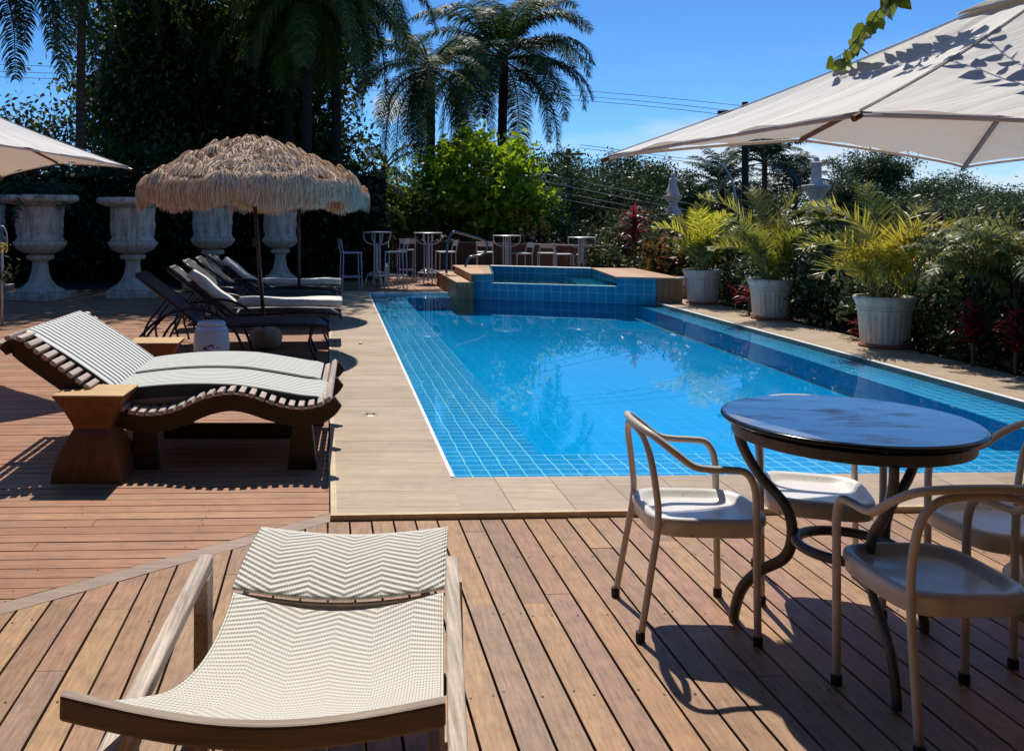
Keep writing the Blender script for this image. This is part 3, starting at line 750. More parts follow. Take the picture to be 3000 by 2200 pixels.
def railmesh(y):
    b = MB(); k = len(pc); vs = []
    for i, p in enumerate(pc):
        a = pc[max(0, i - 1)]; c = pc[min(k - 1, i + 1)]; T = (c - a).normalized(); N = V(-T.z, 0, T.x) if T.x > 0 else V(T.z, 0, -T.x)
        N = Vector((-T.z, 0, T.x)); th = .095 * (1 - .35 * (max(0, (i - k + 8) / 8))) * (1 - .4 * max(0, (6 - i) / 6))
        for dn_, dy in ((0, -.022), (0, .022), (-th, .022), (-th, -.022)): vs.append(p + N * dn_ + V(0, y + dy))
    fs = [(3, 2, 1, 0), tuple((k - 1) * 4 + j for j in range(4))] + [(i * 4 + j, i * 4 + (j + 1) % 4, i * 4 + 4 + (j + 1) % 4, i * 4 + 4 + j) for i in range(k - 1) for j in range(4)]
    return b.add(vs, fs)
for y in (YN, (YN + YF) / 2, YF): railmesh(y).build('side_rail', m_lwood, dl, bevel=.004)
L_ = [0]
for i in range(1, len(pc)): L_.append(L_[-1] + (pc[i] - pc[i - 1]).length)
ns = 36; base_slat = None
for j in range(ns):
    s = .02 + (L_[-1] - .05) * j / (ns - 1); i = next(k for k in range(1, len(L_)) if L_[k] >= s); u = (s - L_[i - 1]) / (L_[i] - L_[i - 1])
    p = pc[i - 1].lerp(pc[i], u); T = (pc[i] - pc[i - 1]).normalized(); N = Vector((-T.z, 0, T.x))
    if base_slat is None:
        b = MB(); b.box((0, 0, 0), (.034, YF - YN + .10, .026)); base_slat = b.build('slat', m_slat, dl, local=True, bevel=.005); o = base_slat
    else:
        o = base_slat.copy(); COL.objects.link(o); o.parent = dl
    q = p + N * .0135 + V(0, (YN + YF) / 2) - dl.location
    o.location = q; o.rotation_euler = (0, -math.atan2(T.z, T.x), 0)
for x in (-1.22, -.32):
    for y in (YN + .07, YF - .07):
        b = MB(); b.hexa([(x - .085, y - .035, 0), (x + .085, y - .035, 0), (x + .085, y + .035, 0), (x - .085, y + .035, 0)], [(x - .055, y - .035, .275), (x + .055, y - .035, .275), (x + .055, y + .035, .275), (x - .055, y + .035, .275)]); b.build('leg', m_lwood, dl, bevel=.008)
b = MB(); b.beam((-1.22, YN + .6, .09), (-.32, YN + .6, .09), .05, .09); b.build('stretcher', m_lwood, dl)
def zrail(x):
    for i in range(1, len(pc)):
        if pc[i].x >= x: u = (x - pc[i - 1].x) / max(1e-6, pc[i].x - pc[i - 1].x); return pc[i - 1].z + (pc[i].z - pc[i - 1].z) * u
    return pc[-1].z
def cushion(name, y0, y1, x0, x1, topf, th, mat, label, n=26):
    t = thing(name, label, 'cushion', V((x0 + x1) / 2, (y0 + y1) / 2, .4), 0, 'striped cushions of the wooden lounger')
    def fn(u, w):
        x = x0 + (x1 - x0) * u; e = .012 * (1 - min(1, min(w, 1 - w) / .06)) ** 2 + .01 * (1 - min(1, min(u, 1 - u) / .04)) ** 2
        return (x, y0 + (y1 - y0) * w, topf(x, u) - e)
    b = MB(); b.grid(fn, n, 24, thick=0); b.build('striped_top', mat, t, True)
    b = MB(); P = [fn(i / n, 0) for i in range(n + 1)]; Q = [fn(i / n, 1) for i in range(n + 1)]
    ring = [fn(i / n, 0) for i in range(n + 1)] + [fn(1, j / 8) for j in range(1, 9)] + [fn(1 - i / n, 1) for i in range(1, n + 1)] + [fn(0, 1 - j / 8) for j in range(1, 8)]
    k = len(ring); vs = [Vector(p) - V(0, 0, .001) for p in ring] + [Vector(p) - V(0, 0, th) for p in ring]
    lo = [Vector(p) - V(0, 0, th) for p in ring]; mi = [Vector(p) - V(0, 0, th * .66) for p in ring]; vs = [Vector(p) - V(0, 0, .001) for p in ring] + mi
    b.add(vs, [(i, k + i, k + (i + 1) % k, (i + 1) % k) for i in range(k)]); b.build('side_band', m_cside, t, True)
    b = MB(); b.add([p - V(0, 0, .001) for p in mi] + lo, [(i, k + i, k + (i + 1) % k, (i + 1) % k) for i in range(k)] + [tuple(range(2 * k - 1, k - 1, -1))]); b.build('under_pad', m_cunder, t, True); return t
def seat_top(x, u): return .447 + .055 * math.sin(PI * min(1, max(0, (x + 1.42) / 1.1)) ** .9) * .75 - .035 * max(0, (x + .7) / .5)
ym = (YN + YF) / 2
cushion('seat_cushion', YN + .10, ym - .012, -1.47, -.19, lambda x, u: seat_top(x, u), .105, m_strS, 'near seat cushion of the wooden lounger, finely striped in cream and grey')
cushion('seat_cushion', ym + .012, YF + .01, -1.45, -.24, lambda x, u: seat_top(x, u) + .012, .085, m_strS, 'far seat cushion of the wooden lounger, finely striped in cream and grey')
cushion('back_cushion', YN + .14, YF + .02, -1.93, -1.40, lambda x, u: .79 - (.79 - .445) * u + .012 * math.sin(u * PI), .10, m_strB, 'raised back cushion with bold cream and dark stripes on the wooden lounger', 14)

# ================================================================ thatched parasols
m_straw, nt, b_ = newmat('raffia'); b_.inputs['Roughness'].default_value = .8
i_ = island(nt); lk(nt, ramp(nt, i_, [(0, (.42, .28, .16)), (.3, (.68, .50, .32)), (.7, (.80, .64, .45)), (1, (.86, .75, .57))]), b_.inputs['Base Color'])
tr_ = nt.nodes.new('ShaderNodeBsdfTranslucent'); tr_.inputs[0].default_value = (.7, .36, .15, 1); mx_ = nt.nodes.new('ShaderNodeMixShader'); mx_.inputs[0].default_value = .12
lk(nt, b_.outputs[0], mx_.inputs[1]); lk(nt, tr_.outputs[0], mx_.inputs[2]); lk(nt, mx_.outputs[0], nt.nodes['Material Output'].inputs[0])
m_cloth = leafmat('canopy_lining', [(0, (.55, .25, .10)), (1, (.55, .25, .10))], .3, .9)
m_pole = plain('dark_pole', (.10, .045, .028), (.07, .03, .02), 12, .35)
m_conc = plain('concrete', (.50, .46, .40), (.38, .34, .29), 9, .9, bstr=.4, bscale=50)
def thatch(name, c, rim_r, z_rim, z_top, label, seed, lean=(0, 0), nst=24000, base=True):
    t = thing(name, label, 'parasol', V(c[0], c[1]), 0, 'thatched parasols beside the loungers'); rng = np.random.default_rng(seed)
    def zc(r): return z_rim + (z_top - z_rim) * (1 - (r / rim_r) ** 1.7)
    b = MB(); b.lathe([(rim_r * .97 * k / 10, zc(rim_r * k / 10) - .05) for k in range(10, -1, -1)], 40, (c[0], c[1], 0)); b.build('canopy_lining', m_cloth, t, True)
    P = []; rings = 9; V_ = []; F_ = []
    for k in range(rings):
        r0 = rim_r * (k + .05) / rings; n = int(nst * (r0 + .12) / sum(rim_r * (j + .05) / rings + .12 for j in range(rings)))
        wav = rng.uniform(0, 6.28, 5)
        for j in range(n):
            a = rng.uniform(0, 2 * PI); lump = .035 * math.sin(a * 5 + wav[0]) + .03 * math.sin(a * 9 + wav[1]) + .02 * math.sin(a * 17 + wav[2])
            L = rim_r / rings * rng.uniform(.55, 1.15); w = rng.uniform(.003, .008); a1 = a + rng.normal() * .075 / (.25 + r0); ro = rng.normal() * .9
            lift = .035 * rng.uniform(.2, 1.3) + lump * .9
            pts = []
            for s in range(4):
                r = r0 + L * s / 3; da = a + (a1 - a) * s / 3
                z = zc(min(r, rim_r * 1.02)) + lift * math.sin(PI * (.25 + .65 * s / 3)) + .02 - max(0, r - rim_r) * 2.2
                if r > rim_r: r = rim_r + (r - rim_r) * .12
                pts.append((c[0] + r * math.cos(da), c[1] + r * math.sin(da), z, da))
            o = len(V_)
            for (x, y, z, da) in pts:
                cw, sw_ = w * math.cos(ro), w * math.sin(ro); V_.append((x + cw * math.sin(da), y - cw * math.cos(da), z + sw_)); V_.append((x - cw * math.sin(da), y + cw * math.cos(da), z - sw_))
            F_ += [(o + 2 * s, o + 2 * s + 1, o + 2 * s + 3, o + 2 * s + 2) for s in range(3)]
    npmesh('thatch', V_, F_, m_straw, t)
    V_ = []; F_ = []
    for j in range(int(nst * .5)):
        a = rng.uniform(0, 2 * PI); r = rim_r * rng.uniform(.93, .99); L = .235 * rng.uniform(.6, 1.15) * (1 + .16 * math.sin(a * 7 + seed) + .1 * math.sin(a * 13)); w = rng.uniform(.003, .007)
        o = len(V_); z0 = z_rim + .06; sw = rng.normal() * .03
        for s in range(4):
            q = s / 3; rr = r + .03 * math.sin(q * 2.6) * rng.uniform(.2, 1.2); da = a + sw * q
            x, y, z = c[0] + rr * math.cos(da), c[1] + rr * math.sin(da), z0 - L * q
            ww = w * (1 - .5 * q); V_ += [(x + ww * math.sin(a), y - ww * math.cos(a), z), (x - ww * math.sin(a), y + ww * math.cos(a), z)]
        F_ += [(o + 2 * s, o + 2 * s + 1, o + 2 * s + 3, o + 2 * s + 2) for s in range(3)]
    npmesh('fringe', V_, F_, m_straw, t)
    b = MB(); b.tube([(c[0] + lean[0], c[1] + lean[1], 0.05), (c[0], c[1], z_top - .02)], .022, 12); b.tube([(c[0] + lean[0] * .35, c[1], z_rim - .62), (c[0] + lean[0] * .35, c[1], z_rim - .52)], .028, 12); b.build('pole', m_pole, t, True)
    b = MB()
    for k in range(8):
        a = k * PI / 4 + .2; b.tube([(c[0], c[1], z_top - .12)] + [(c[0] + rim_r * .95 * q * math.cos(a), c[1] + rim_r * .95 * q * math.sin(a), zc(rim_r * .95 * q) - .07) for q in (.3, .6, 1)], .009, 6)
    b.build('rib_frame', m_pole, t)
    b = MB(); b.lathe([(0, z_top - .05), (.05, z_top - .02), (.045, z_top + .03), (.02, z_top + .055), (0, z_top + .06)], 12, (c[0], c[1], 0)); b.build('finial', m_straw, t, True)
    if base:
        b = MB(); b.lathe([(.1, 0), (.165, .05), (.185, .12), (.165, .19), (.1, .235), (.05, .25), (.045, .32), (0, .32)], 32, (c[0] + lean[0], c[1] + lean[1], 0)); b.build('base', m_conc, t, True)
    return t
thatch('thatched_parasol', (-1.17, 9.92), 1.20, 1.725, 2.195, 'large thatched parasol with shaggy straw fringe on a dark pole between the loungers', 3, (.165, 0))
thatch('thatched_parasol', (-.86, 13.15), 1.02, 1.70, 2.12, 'second thatched parasol hidden behind the first, its thin dark pole showing at the right', 8, (.01, 0), 9000)

# ================================================================ canvas parasols
m_canvas, nt, b_ = newmat('canvas'); b_.inputs['Roughness'].default_value = .9
v = coords(nt); n_ = noise(nt, v, 3, 5); lk(nt, ramp(nt, n_, [(.3, (.76, .73, .68)), (.7, (.82, .79, .74))]), b_.inputs['Base Color'])
w1 = noise(nt, coords(nt, (.16, 1.3, .6), (0, 0, R(28))), 7, 4, .55); bump(nt, b_, w1, .32, .05)
tr_ = nt.nodes.new('ShaderNodeBsdfTranslucent'); tr_.inputs[0].default_value = (.66, .56, .46, 1); mx_ = nt.nodes.new('ShaderNodeMixShader'); mx_.inputs[0].default_value = .2
lk(nt, b_.outputs[0], mx_.inputs[1]); lk(nt, tr_.outputs[0], mx_.inputs[2]); lk(nt, mx_.outputs[0], nt.nodes['Material Output'].inputs[0])
m_ribw = wood('parasol_wood', [(0, (.16, .06, .03)), (1, (.22, .09, .045))], 'X', 30, .4, isl=False)
def canvas(name, corners, mids, apex, label, sag=.05, poleto=0.0, base=True):
    """square canopy: four sunken corners, four raised rib ends, a vent cap"""
    ctr = Vector((apex[0], apex[1], 0)); t = thing(name, label, 'parasol', ctr, 0)
    rimp = []
    for i in range(4): rimp += [Vector(corners[i]), Vector(mids[i])]
    Ap = Vector(apex); b = MB(); NR = 18; NS = 24; ring = []
    def rim(i, s):
        p, q = rimp[i], rimp[(i + 1) % 8]; e = p.lerp(q, s)
        if i % 2 == 0: k = s ** .75 if s > 0 else 0
        else: k = 1 - (1 - s) ** .75
        e.z = p.z + (q.z - p.z) * k; return e
    vs = []; 
    for i in range(8):
        for s in range(NS): ring.append((i, s / NS))
    K = len(ring)
    for r in range(NR + 1):
        u = r / NR
        for i, s in ring:
            e = rim(i, s); p = e.lerp(Ap, .10 + 0 * u) if False else Ap.lerp(e, .16 + .84 * u)
            p.z -= sag * math.sin(PI * u) * math.sin(PI * s) + .02 * math.sin(PI * u)
            p.z += (.006 * math.sin(i * 2.1 + s * 17) + .005 * math.sin(i * 3.7 + s * 31 + u * 3) + .004 * math.sin(i + s * 11 - u * 7)) * (.3 + .7 * u) * math.sin(PI * s)
            vs.append(p)
    fs = [(r * K + j, r * K + (j + 1) % K, (r + 1) * K + (j + 1) % K, (r + 1) * K + j) for r in range(NR) for j in range(K)]
    canv = [Vector(p) for p in vs]; b.add(vs, fs); b.build('canopy', m_canvas, t, True)
    b = MB(); vs = [Ap + V(0, 0, .035)]; cap = []
    for i, s in ring:
        e = rim(i, s); p = Ap.lerp(e, .24); p.z += .018; cap.append(p)
    b.add(vs + cap + [p - V(0, 0, .009) for p in cap], [(0, 1 + j, 1 + (j + 1) % K) for j in range(K)] + [(1 + j, 1 + K + j, 1 + K + (j + 1) % K, 1 + (j + 1) % K) for j in range(K)]); b.build('vent_cap', m_canvas, t, True)
    for i in range(8):
        b = MB(); b.tube([rim(i, s / 12) - V(0, 0, .012) for s in range(13)], .003, 6, sx=2.5, up=(0, 0, 1)); b.build('hem', m_canvas, t, True)
        b = MB(); b.tube([vs0 + V(0, 0, .004) for vs0 in [canv[r * K + i * NS] for r in range(NR + 1)]], .004, 6, sx=.6, up=(0, 0, 1)); b.build('seam', m_canvas, t, True)
    for i in range(8):
        p = rimp[i]; d = (Ap - p); b = MB(); e = p - d.normalized() * .03 - V(0, 0, .012)
        b.tube([e, p.lerp(Ap, .5) - V(0, 0, .046), Ap - V(0, 0, .07)], .0115, 8); b.build('rib', m_ribw, t)
    hub = Vector((Ap.x, Ap.y, Ap.z - .62))
    b = MB(); b.tube([(Ap.x, Ap.y, poleto), (Ap.x, Ap.y, Ap.z - .02)], .028, 14); b.build('pole', m_ribw, t, True)
    if base:
        b = MB(); b.lathe([(.27, 0), (.275, .02), (.27, .10), (.24, .13), (.05, .135), (.045, .22), (0, .22)], 36, (Ap.x, Ap.y, 0)); b.build('base', m_conc, t, True)
    return t
T_ = V(1.12, 4.12, 1.713); B2 = V(3.22, 4.87, 1.713); F1 = V(2.12, 1.80, 1.58); F2 = B2 + F1 - T_ + V(0, 0, .07)
def midr(a, b, up): m = (a + b) / 2; return V(m.x, m.y, m.z + up)
PAP = V(2.67, 3.33, 2.36)
canvas('canvas_parasol', [T_, B2, F2, F1], [midr(T_, B2, .115), midr(B2, F2, .11), midr(F2, F1, .11), V(1.62, 2.96, 1.784)], PAP, 'large off white canvas parasol with brown ribs over the round table', .03)
lT = V(-2.02, 8.05, 1.865)
canvas('canvas_parasol', [lT, V(-3.9, 10.0, 1.87), V(-5.8, 8.1, 1.87), V(-3.95, 6.15, 1.87)], [midr(lT, V(-3.9, 10.0, 1.87), .1), V(-4.85, 9.05, 2.0), V(-4.9, 7.1, 2.0), midr(V(-3.95, 6.15, 1.87), lT, .16)], V(-3.92, 8.08, 2.62), 'white canvas parasol at the left edge above the stone urns', .03)

# ================================================================ round table and four armchairs
m_top, nt, b_ = newmat('glossy_table_top'); b_.inputs['Roughness'].default_value = .06; b_.inputs['Coat Weight'].default_value = .6; b_.inputs['Coat Roughness'].default_value = .03
n_ = noise(nt, coords(nt, (1, 2, 1), (0, 0, .4)), 5, 5, .6); lk(nt, ramp(nt, n_, [(.38, (.07, .065, .06)), (.50, (.16, .165, .19)), (.70, (.24, .24, .26))]), b_.inputs['Base Color'])
rg = noise(nt, coords(nt, (1, 2.5, 1), (0, 0, .3)), 4.5, 5, .6); lk(nt, ramp(nt, rg, [(.40, (.08, .08, .08)), (.54, (.18, .18, .18)), (.66, (.42, .42, .42))]), b_.inputs['Roughness']); lk(nt, ramp(nt, rg, [(.50, (.7, .7, .7)), (.68, (.15, .15, .15))]), b_.inputs['Coat Weight'])
bump(nt, b_, rg, .04, .01)
m_black = plain('black_rim', (.012, .012, .013), rough=.15)
m_tleg = plain('grey_brown_metal', (.135, .12, .105), (.09, .08, .07), 20, .4, metal=.2)
m_chair = plain('cream_painted_metal', (.66, .58, .49), (.56, .48, .39), 14, .32, spec=.5, bstr=.03, bscale=120)
m_seat, nt, b_ = newmat('white_seat_enamel'); b_.inputs['Coat Weight'].default_value = .15
v = coords(nt); dn1 = noise(nt, v, 9, 6, .65); sp1 = noise(nt, v, 75, 2, .5)
cc = ramp(nt, dn1, [(.3, (.60, .55, .47)), (.55, (.74, .70, .64)), (.7, (.76, .73, .67))])
lk(nt, mixc(nt, ramp(nt, sp1, [(.70, (0, 0, 0)), (.74, (1, 1, 1))]), cc, (.16, .12, .09)), b_.inputs['Base Color']); lk(nt, ramp(nt, dn1, [(.3, (.5, .5, .5)), (.65, (.26, .26, .26))]), b_.inputs['Roughness'])
m_cap = plain('black_foot', (.015, .014, .013), rough=.6)
TC = V(1.625, 3.04); TZ = .777
tb = thing('round_table', 'round table with a glossy dark top on three curved metal legs', 'table', TC)
b = MB(); b.lathe([(0, TZ - .006), (.335, TZ - .006), (.352, TZ)] if False else [(.0, TZ - .004), (.3825, TZ - .004), (.3825, TZ), (.0, TZ)], 96, TC); b.build('top', m_top, tb)
b = MB(); b.lathe([(.383, TZ - .0015), (.391, TZ - .003), (.395, TZ - .009), (.391, TZ - .016), (.38, TZ - .018), (0, TZ - .018)], 72, TC); b.build('top_rim', m_black, tb, True)
b = MB(); b.lathe([(.338, TZ - .032), (.360, TZ - .032), (.360, TZ - .068), (.338, TZ - .068), (.338, TZ - .032)], 64, TC); b.build('apron_ring', m_tleg, tb, bevel=.003)
b = MB()
for k in range(6):
    a = k * PI / 3 + .3; b.tube([TC + V(.348 * math.cos(a), .348 * math.sin(a), TZ - .032), TC + V(.348 * math.cos(a), .348 * math.sin(a), TZ - .018)], .012, 8)
b.build('top_support', m_black, tb)
b = MB(); b.tube([TC + V(.155 * math.cos(a), .155 * math.sin(a), .35) for a in [i * 2 * PI / 40 for i in range(40)]], .017, 10, closed=True); b.build('stretcher_ring', m_tleg, tb, True)
for ang in (142, 262, 22):
    a = R(ang); d = V(math.cos(a), math.sin(a)); b = MB()
    pp = [(.348, TZ - .06), (.338, .64), (.28, .54), (.195, .45), (.172, .36), (.195, .27), (.28, .20), (.335, .13), (.36, .05), (.365, .006)]
    b.tube(catmull([TC + d * r + V(0, 0, z) for r, z in pp], 6), .0185, 8, up=V(-d.y, d.x), sx=.75); b.build('leg', m_tleg, tb, True)
def make_chair(loc, rz, label):
    t = thing('metal_armchair', label, 'chair', loc, rz, 'cream metal armchairs around the round table')
    b = MB(); half = [(.14, .20, .012), (.137, .201, .22), (.134, .203, .44), (.128, .205, .53), (.098, .208, .583), (.04, .21, .592), (-.02, .212, .594), (-.08, .211, .605), (-.14, .20, .65), (-.195, .165, .692), (-.222, .10, .708), (-.23, 0, .712)]
    full = half + [(x, -y, z) for x, y, z in reversed(half[:-1])]
    b.tube(catmull(full, 5), .0125, 12); b.build('arm_frame', m_chair, t, True, local=True)
    b = MB(); half = [(-.245, .185, .012), (-.21, .178, .22), (-.182, .17, .40), (-.19, .168, .52), (-.205, .155, .62), (-.215, .115, .672), (-.22, .06, .688), (-.221, 0, .69)]
    full = half + [(x, -y, z) for x, y, z in reversed(half[:-1])]
    b.tube(catmull(full, 5), .0118, 12); b.build('back_frame', m_chair, t, True, local=True)
    b = MB(); N = 56; rings = [(.955, .352), (.972, .356), (.974, .380), (.998, .386), (1.0, .402), (.985, .411), (.95, .416), (.90, .416), (.84, .408), (.78, .394), (.70, .389), (.35, .387), (0.001, .386)]; vs = []
    for s, z in rings:
        for j in range(N):
            a = 2 * PI * j / N; ca, sa = math.cos(a), math.sin(a); p = 4.2
            rr = 1 / ((abs(ca) ** p + abs(sa) ** p) ** (1 / p)); vs.append((.0 + .207 * rr * ca * s, .188 * rr * sa * s, z))
    fs = [(i * N + j, i * N + (j + 1) % N, (i + 1) * N + (j + 1) % N, (i + 1) * N + j) for i in range(len(rings) - 1) for j in range(N)] + [tuple(range(N - 1, -1, -1)), tuple((len(rings) - 1) * N + j for j in range(N))]
    b.add(vs, fs); b.build('seat', m_seat, t, True, local=True)
    for x, y in ((.14, .20), (.14, -.20), (-.246, .1855), (-.246, -.1855)):
        b = MB(); b.lathe([(.0150, 0), (.0162, .004), (.0162, .028), (.0140, .033)], 12, (x, y, 0)); b.build('foot_cap', m_cap, t, True, local=True)
    return t
ch = make_chair(V(1.215, 3.29), R(-3), 'cream metal armchair left of the round table, seen from the side')
dup(ch, V(1.735, 3.485), R(-108), 'cream metal armchair behind the round table by the pool edge')
dup(ch, V(1.68, 2.695), R(91), 'cream metal armchair nearest the camera with its curved back towards us')
dup(ch, V(2.22, 3.14), R(184), 'cream metal armchair at the right edge of the photo')

# ================================================================ low woven lounge chair in the foreground
m_bleach = wood('bleached_wood', [(0, (.54, .45, .36)), (1, (.68, .58, .48))], 'Y', 110, .75, isl=False, bstr=.9, grain=.85, stretch=.035, blotch=.3)
m_bleachd = wood('bleached_bar_wood', [(0, (.30, .23, .17)), (1, (.40, .31, .24))], 'X', 60, .7, isl=False, bstr=.5)
m_weave, nt, b_ = newmat('woven_plastic'); b_.inputs['Roughness'].default_value = .55
uvn = nt.nodes.new('ShaderNodeUVMap'); sp = nt.nodes.new('ShaderNodeSeparateXYZ'); lk(nt, uvn.outputs[0], sp.inputs[0])
u_, v_ = sp.outputs[0], sp.outputs[1]
zz = math2(nt, 'PINGPONG', math2(nt, 'ADD', u_, math2(nt, 'MULTIPLY', math2(nt, 'SINE', math2(nt, 'MULTIPLY', v_, 7.0)), .012)), .105)                     # chevrons across the sling
ph = math2(nt, 'DIVIDE', math2(nt, 'ADD', v_, math2(nt, 'MULTIPLY', zz, .60)), .027)
rib = math2(nt, 'SINE', math2(nt, 'MULTIPLY', ph, 2 * PI))
st2 = math2(nt, 'SINE', math2(nt, 'MULTIPLY', u_, 2 * PI / .0072))
st3 = math2(nt, 'SINE', math2(nt, 'MULTIPLY', v_, 2 * PI / .0058))
hh = math2(nt, 'ADD', math2(nt, 'MULTIPLY', rib, 1.0), math2(nt, 'ADD', math2(nt, 'MULTIPLY', st2, .35), math2(nt, 'MULTIPLY', st3, .2)))
lk(nt, ramp(nt, math2(nt, 'ADD', math2(nt, 'MULTIPLY', hh, .25), .5), [(.1, (.48, .44, .35)), (.40, (.68, .64, .53)), (.8, (.76, .72, .61))]), b_.inputs['Base Color'])
bump(nt, b_, hh, .65, .006)
def sling(name, f, nu, nv, su, sv, parent, thick=.006):
    mb = MB(); mb.grid(f, nu, nv, thick=thick); o = mb.build(name, m_weave, parent, True)
    me = o.data; uv = me.uv_layers.new(name='UVMap'); W = nv + 1; n0 = (nu + 1) * W
    for l in me.loops:
        k = l.vertex_index % n0; uv.data[l.index].uv = ((k % W) / nv * su, (k // W) / nu * sv)
    return o
wc = thing('woven_lounge_chair', 'low lounge chair with cream chevron weave and bleached wooden arms in the foreground', 'lounge chair', V(-.12, 2.2))
def lerp(a, b, t): return a + (b - a) * t
bY, hY, fY = 1.615, 2.57, 2.915
def w_back(u, w):                                         # u: hinge -> top bar near the camera
    Y = lerp(hY, bY + .01, u); xl = lerp(-.352, -.405, u ** 1.5) if u < .8 else lerp(-.390, -.475, (u - .8) / .2); xr = lerp(.238, .150, u)
    z = lerp(.392, .585, u ** 1.35) - .055 * math.sin(PI * u) - (.034 + .02 * u) * math.sin(PI * w)
    return (lerp(xl, xr, w), Y + .012 * math.sin(PI * w) * (1 - u), z)
sling('back_sling', w_back, 40, 24, .60, 1.0, wc)
def w_leg(u, w):
    Y = lerp(hY + .008, fY, u); xl = lerp(-.355, -.308, u); xr = lerp(.243, .285, u)
    return (lerp(xl, xr, w), Y - .02 * math.sin(PI * w), lerp(.396, .4525, u) - .022 * math.sin(PI * w) * (1 - .2 * u) + .012 * math.sin(PI * u))
sling('head_sling', w_leg, 18, 24, .60, .40, wc)
b = MB(); b.tube([Vector(w_leg(0, w / 16)) - V(0, .006, .010) for w in range(17)], .0045, 8); b.build('hinge_bar', m_bleachd, wc, True)
b = MB(); N = 24; vs = []                                  # curved top bar of the backrest
for i in range(N + 1):
    s = i / N; x = lerp(-.52, .152, s); z = lerp(.598, .586, s) - .048 * math.sin(PI * s); y = bY - .012
    for dy, dz in ((-.016, -.022), (.016, -.022), (.018, .020), (-.012, .022)): vs.append((x, y + dy, z + dz - .004))
b.add(vs, [(3, 2, 1, 0), tuple(N * 4 + j for j in range(4))] + [(i * 4 + j, i * 4 + (j + 1) % 4, i * 4 + 4 + (j + 1) % 4, i * 4 + 4 + j) for i in range(N) for j in range(4)]); b.build('top_bar', m_bleachd, wc, bevel=.006)
for x0, x1, y0, y1, w in ((-.452, -.427, 1.50, 2.58, .038), (.176, .262, 1.615, 2.57, .036)):
    b = MB(); b.box(((x0 + x1) / 2, (y0 + y1) / 2, .478), (w, math.hypot(x1 - x0, y1 - y0), .034), -math.atan2(x1 - x0, y1 - y0)); b.build('arm', m_bleach, wc, bevel=.005)
    b = MB(); b.hexa([(x1 - w / 2 + .005, 2.44, 0), (x1 + w / 2 + .005, 2.44, 0), (x1 + w / 2 + .005, 2.52, 0), (x1 - w / 2 + .005, 2.52, 0)], [(x1 - w / 2, y1 - .1, .461), (x1 + w / 2, y1 - .1, .461), (x1 + w / 2, y1, .461), (x1 - w / 2, y1, .461)]); b.build('leg', m_bleach, wc, bevel=.004)
    b = MB(); b.hexa([(x0 - w / 2, 1.66, 0), (x0 + w / 2, 1.66, 0), (x0 + w / 2, 1.74, 0), (x0 - w / 2, 1.74, 0)], [(x0 - w / 2 + .004, 1.72, .461), (x0 + w / 2 + .004, 1.72, .461), (x0 + w / 2 + .004, 1.81, .461), (x0 - w / 2 + .004, 1.81, .461)]); b.build('leg', m_bleach, wc, bevel=.004)
    xs = (x0 + x1) / 2 + (.07 if x0 < 0 else -.045)
    b = MB(); b.beam((xs - .02, 1.70, .27), (xs + .03, 2.86, .335), .026, .05); b.build('side_rail', m_bleachd, wc, bevel=.004)
b = MB(); b.beam((-.4, 2.50, .17), (.24, 2.50, .17), .03, .05); b.build('cross_rail', m_bleachd, wc, bevel=.004)
b = MB(); b.beam((-.43, 1.72, .2), (.17, 1.72, .2), .03, .05); b.build('cross_rail', m_bleachd, wc, bevel=.004)

# ================================================================ bar tables and stools on the far deck
m_alu = plain('pale_aluminium', (.55, .56, .57), (.46, .47, .48), 15, .35, metal=.35)
def make_bar(loc, label, s=1.0):
    t = thing('bar_table', label, 'bar table', loc, 0, 'tall metal bar tables on the far deck')
    b = MB(); b.lathe([(0, 1.062), (.30, 1.062), (.305, 1.07), (.30, 1.08), (0, 1.08)], 36); b.build('top', m_alu, t, True, local=True)
    for k in range(2):
        a = k * PI / 2 + .35; d = V(math.cos(a), math.sin(a)); b = MB()
        b.tube(catmull([d * -.285 + V(0, 0, 1.06), d * -.28 + V(0, 0, .95), d * -.2 + V(0, 0, .86), d * -.05 + V(0, 0, .82), d * .05 + V(0, 0, .82), d * .2 + V(0, 0, .86), d * .28 + V(0, 0, .95), d * .285 + V(0, 0, 1.06)], 5), .0125, 8); b.build('top_bracket', m_alu, t, True, local=True)
    b = MB()
    for x, y in ((-.06, -.06), (.06, -.06), (.06, .06), (-.06, .06)): b.tube([(x, y, .04), (x * .9, y * .9, 1.06)], .016, 8)
    b.box((0, 0, .5), (.055, .055, .7)); b.build('column', m_alu, t, local=True)
    b = MB(); b.tube([(.21 * math.cos(a), .21 * math.sin(a), .22) for a in [i * PI / 12 for i in range(24)]], .012, 8, closed=True); b.build('foot_ring', m_alu, t, True, local=True)
    for k in range(4):
        a = k * PI / 2 + .35; d = V(math.cos(a), math.sin(a)); b = MB(); b.tube(catmull([d * .05 + V(0, 0, .3), d * .2 + V(0, 0, .22), d * .27 + V(0, 0, 0)], 4), .014, 8); b.build('leg', m_alu, t, True, local=True)
    return t
bt = [(1105, 18.4, 682), (1254, 19.3, 684), (1485, 19.6, 692), (1705, 19.6, 697)]
tl = ['tall bar table nearest the hedge, leftmost of the four on the far deck', 'tall bar table second from the left, just left of the curved spa handrail', 'tall bar table behind the middle of the spa', 'tall bar table at the right end of the low wooden wall']
base_t = None
for (x, Y, yt), l in zip(bt, tl):
    p = A(x, yt, Y); sc = p.z / 1.075
    if base_t is None: base_t = make_bar(V(p.x, Y, .012), l); base_t.scale = (1, 1, sc)
    else: dup(base_t, V(p.x, Y, .012), .3 * x, l, (1, 1, sc))
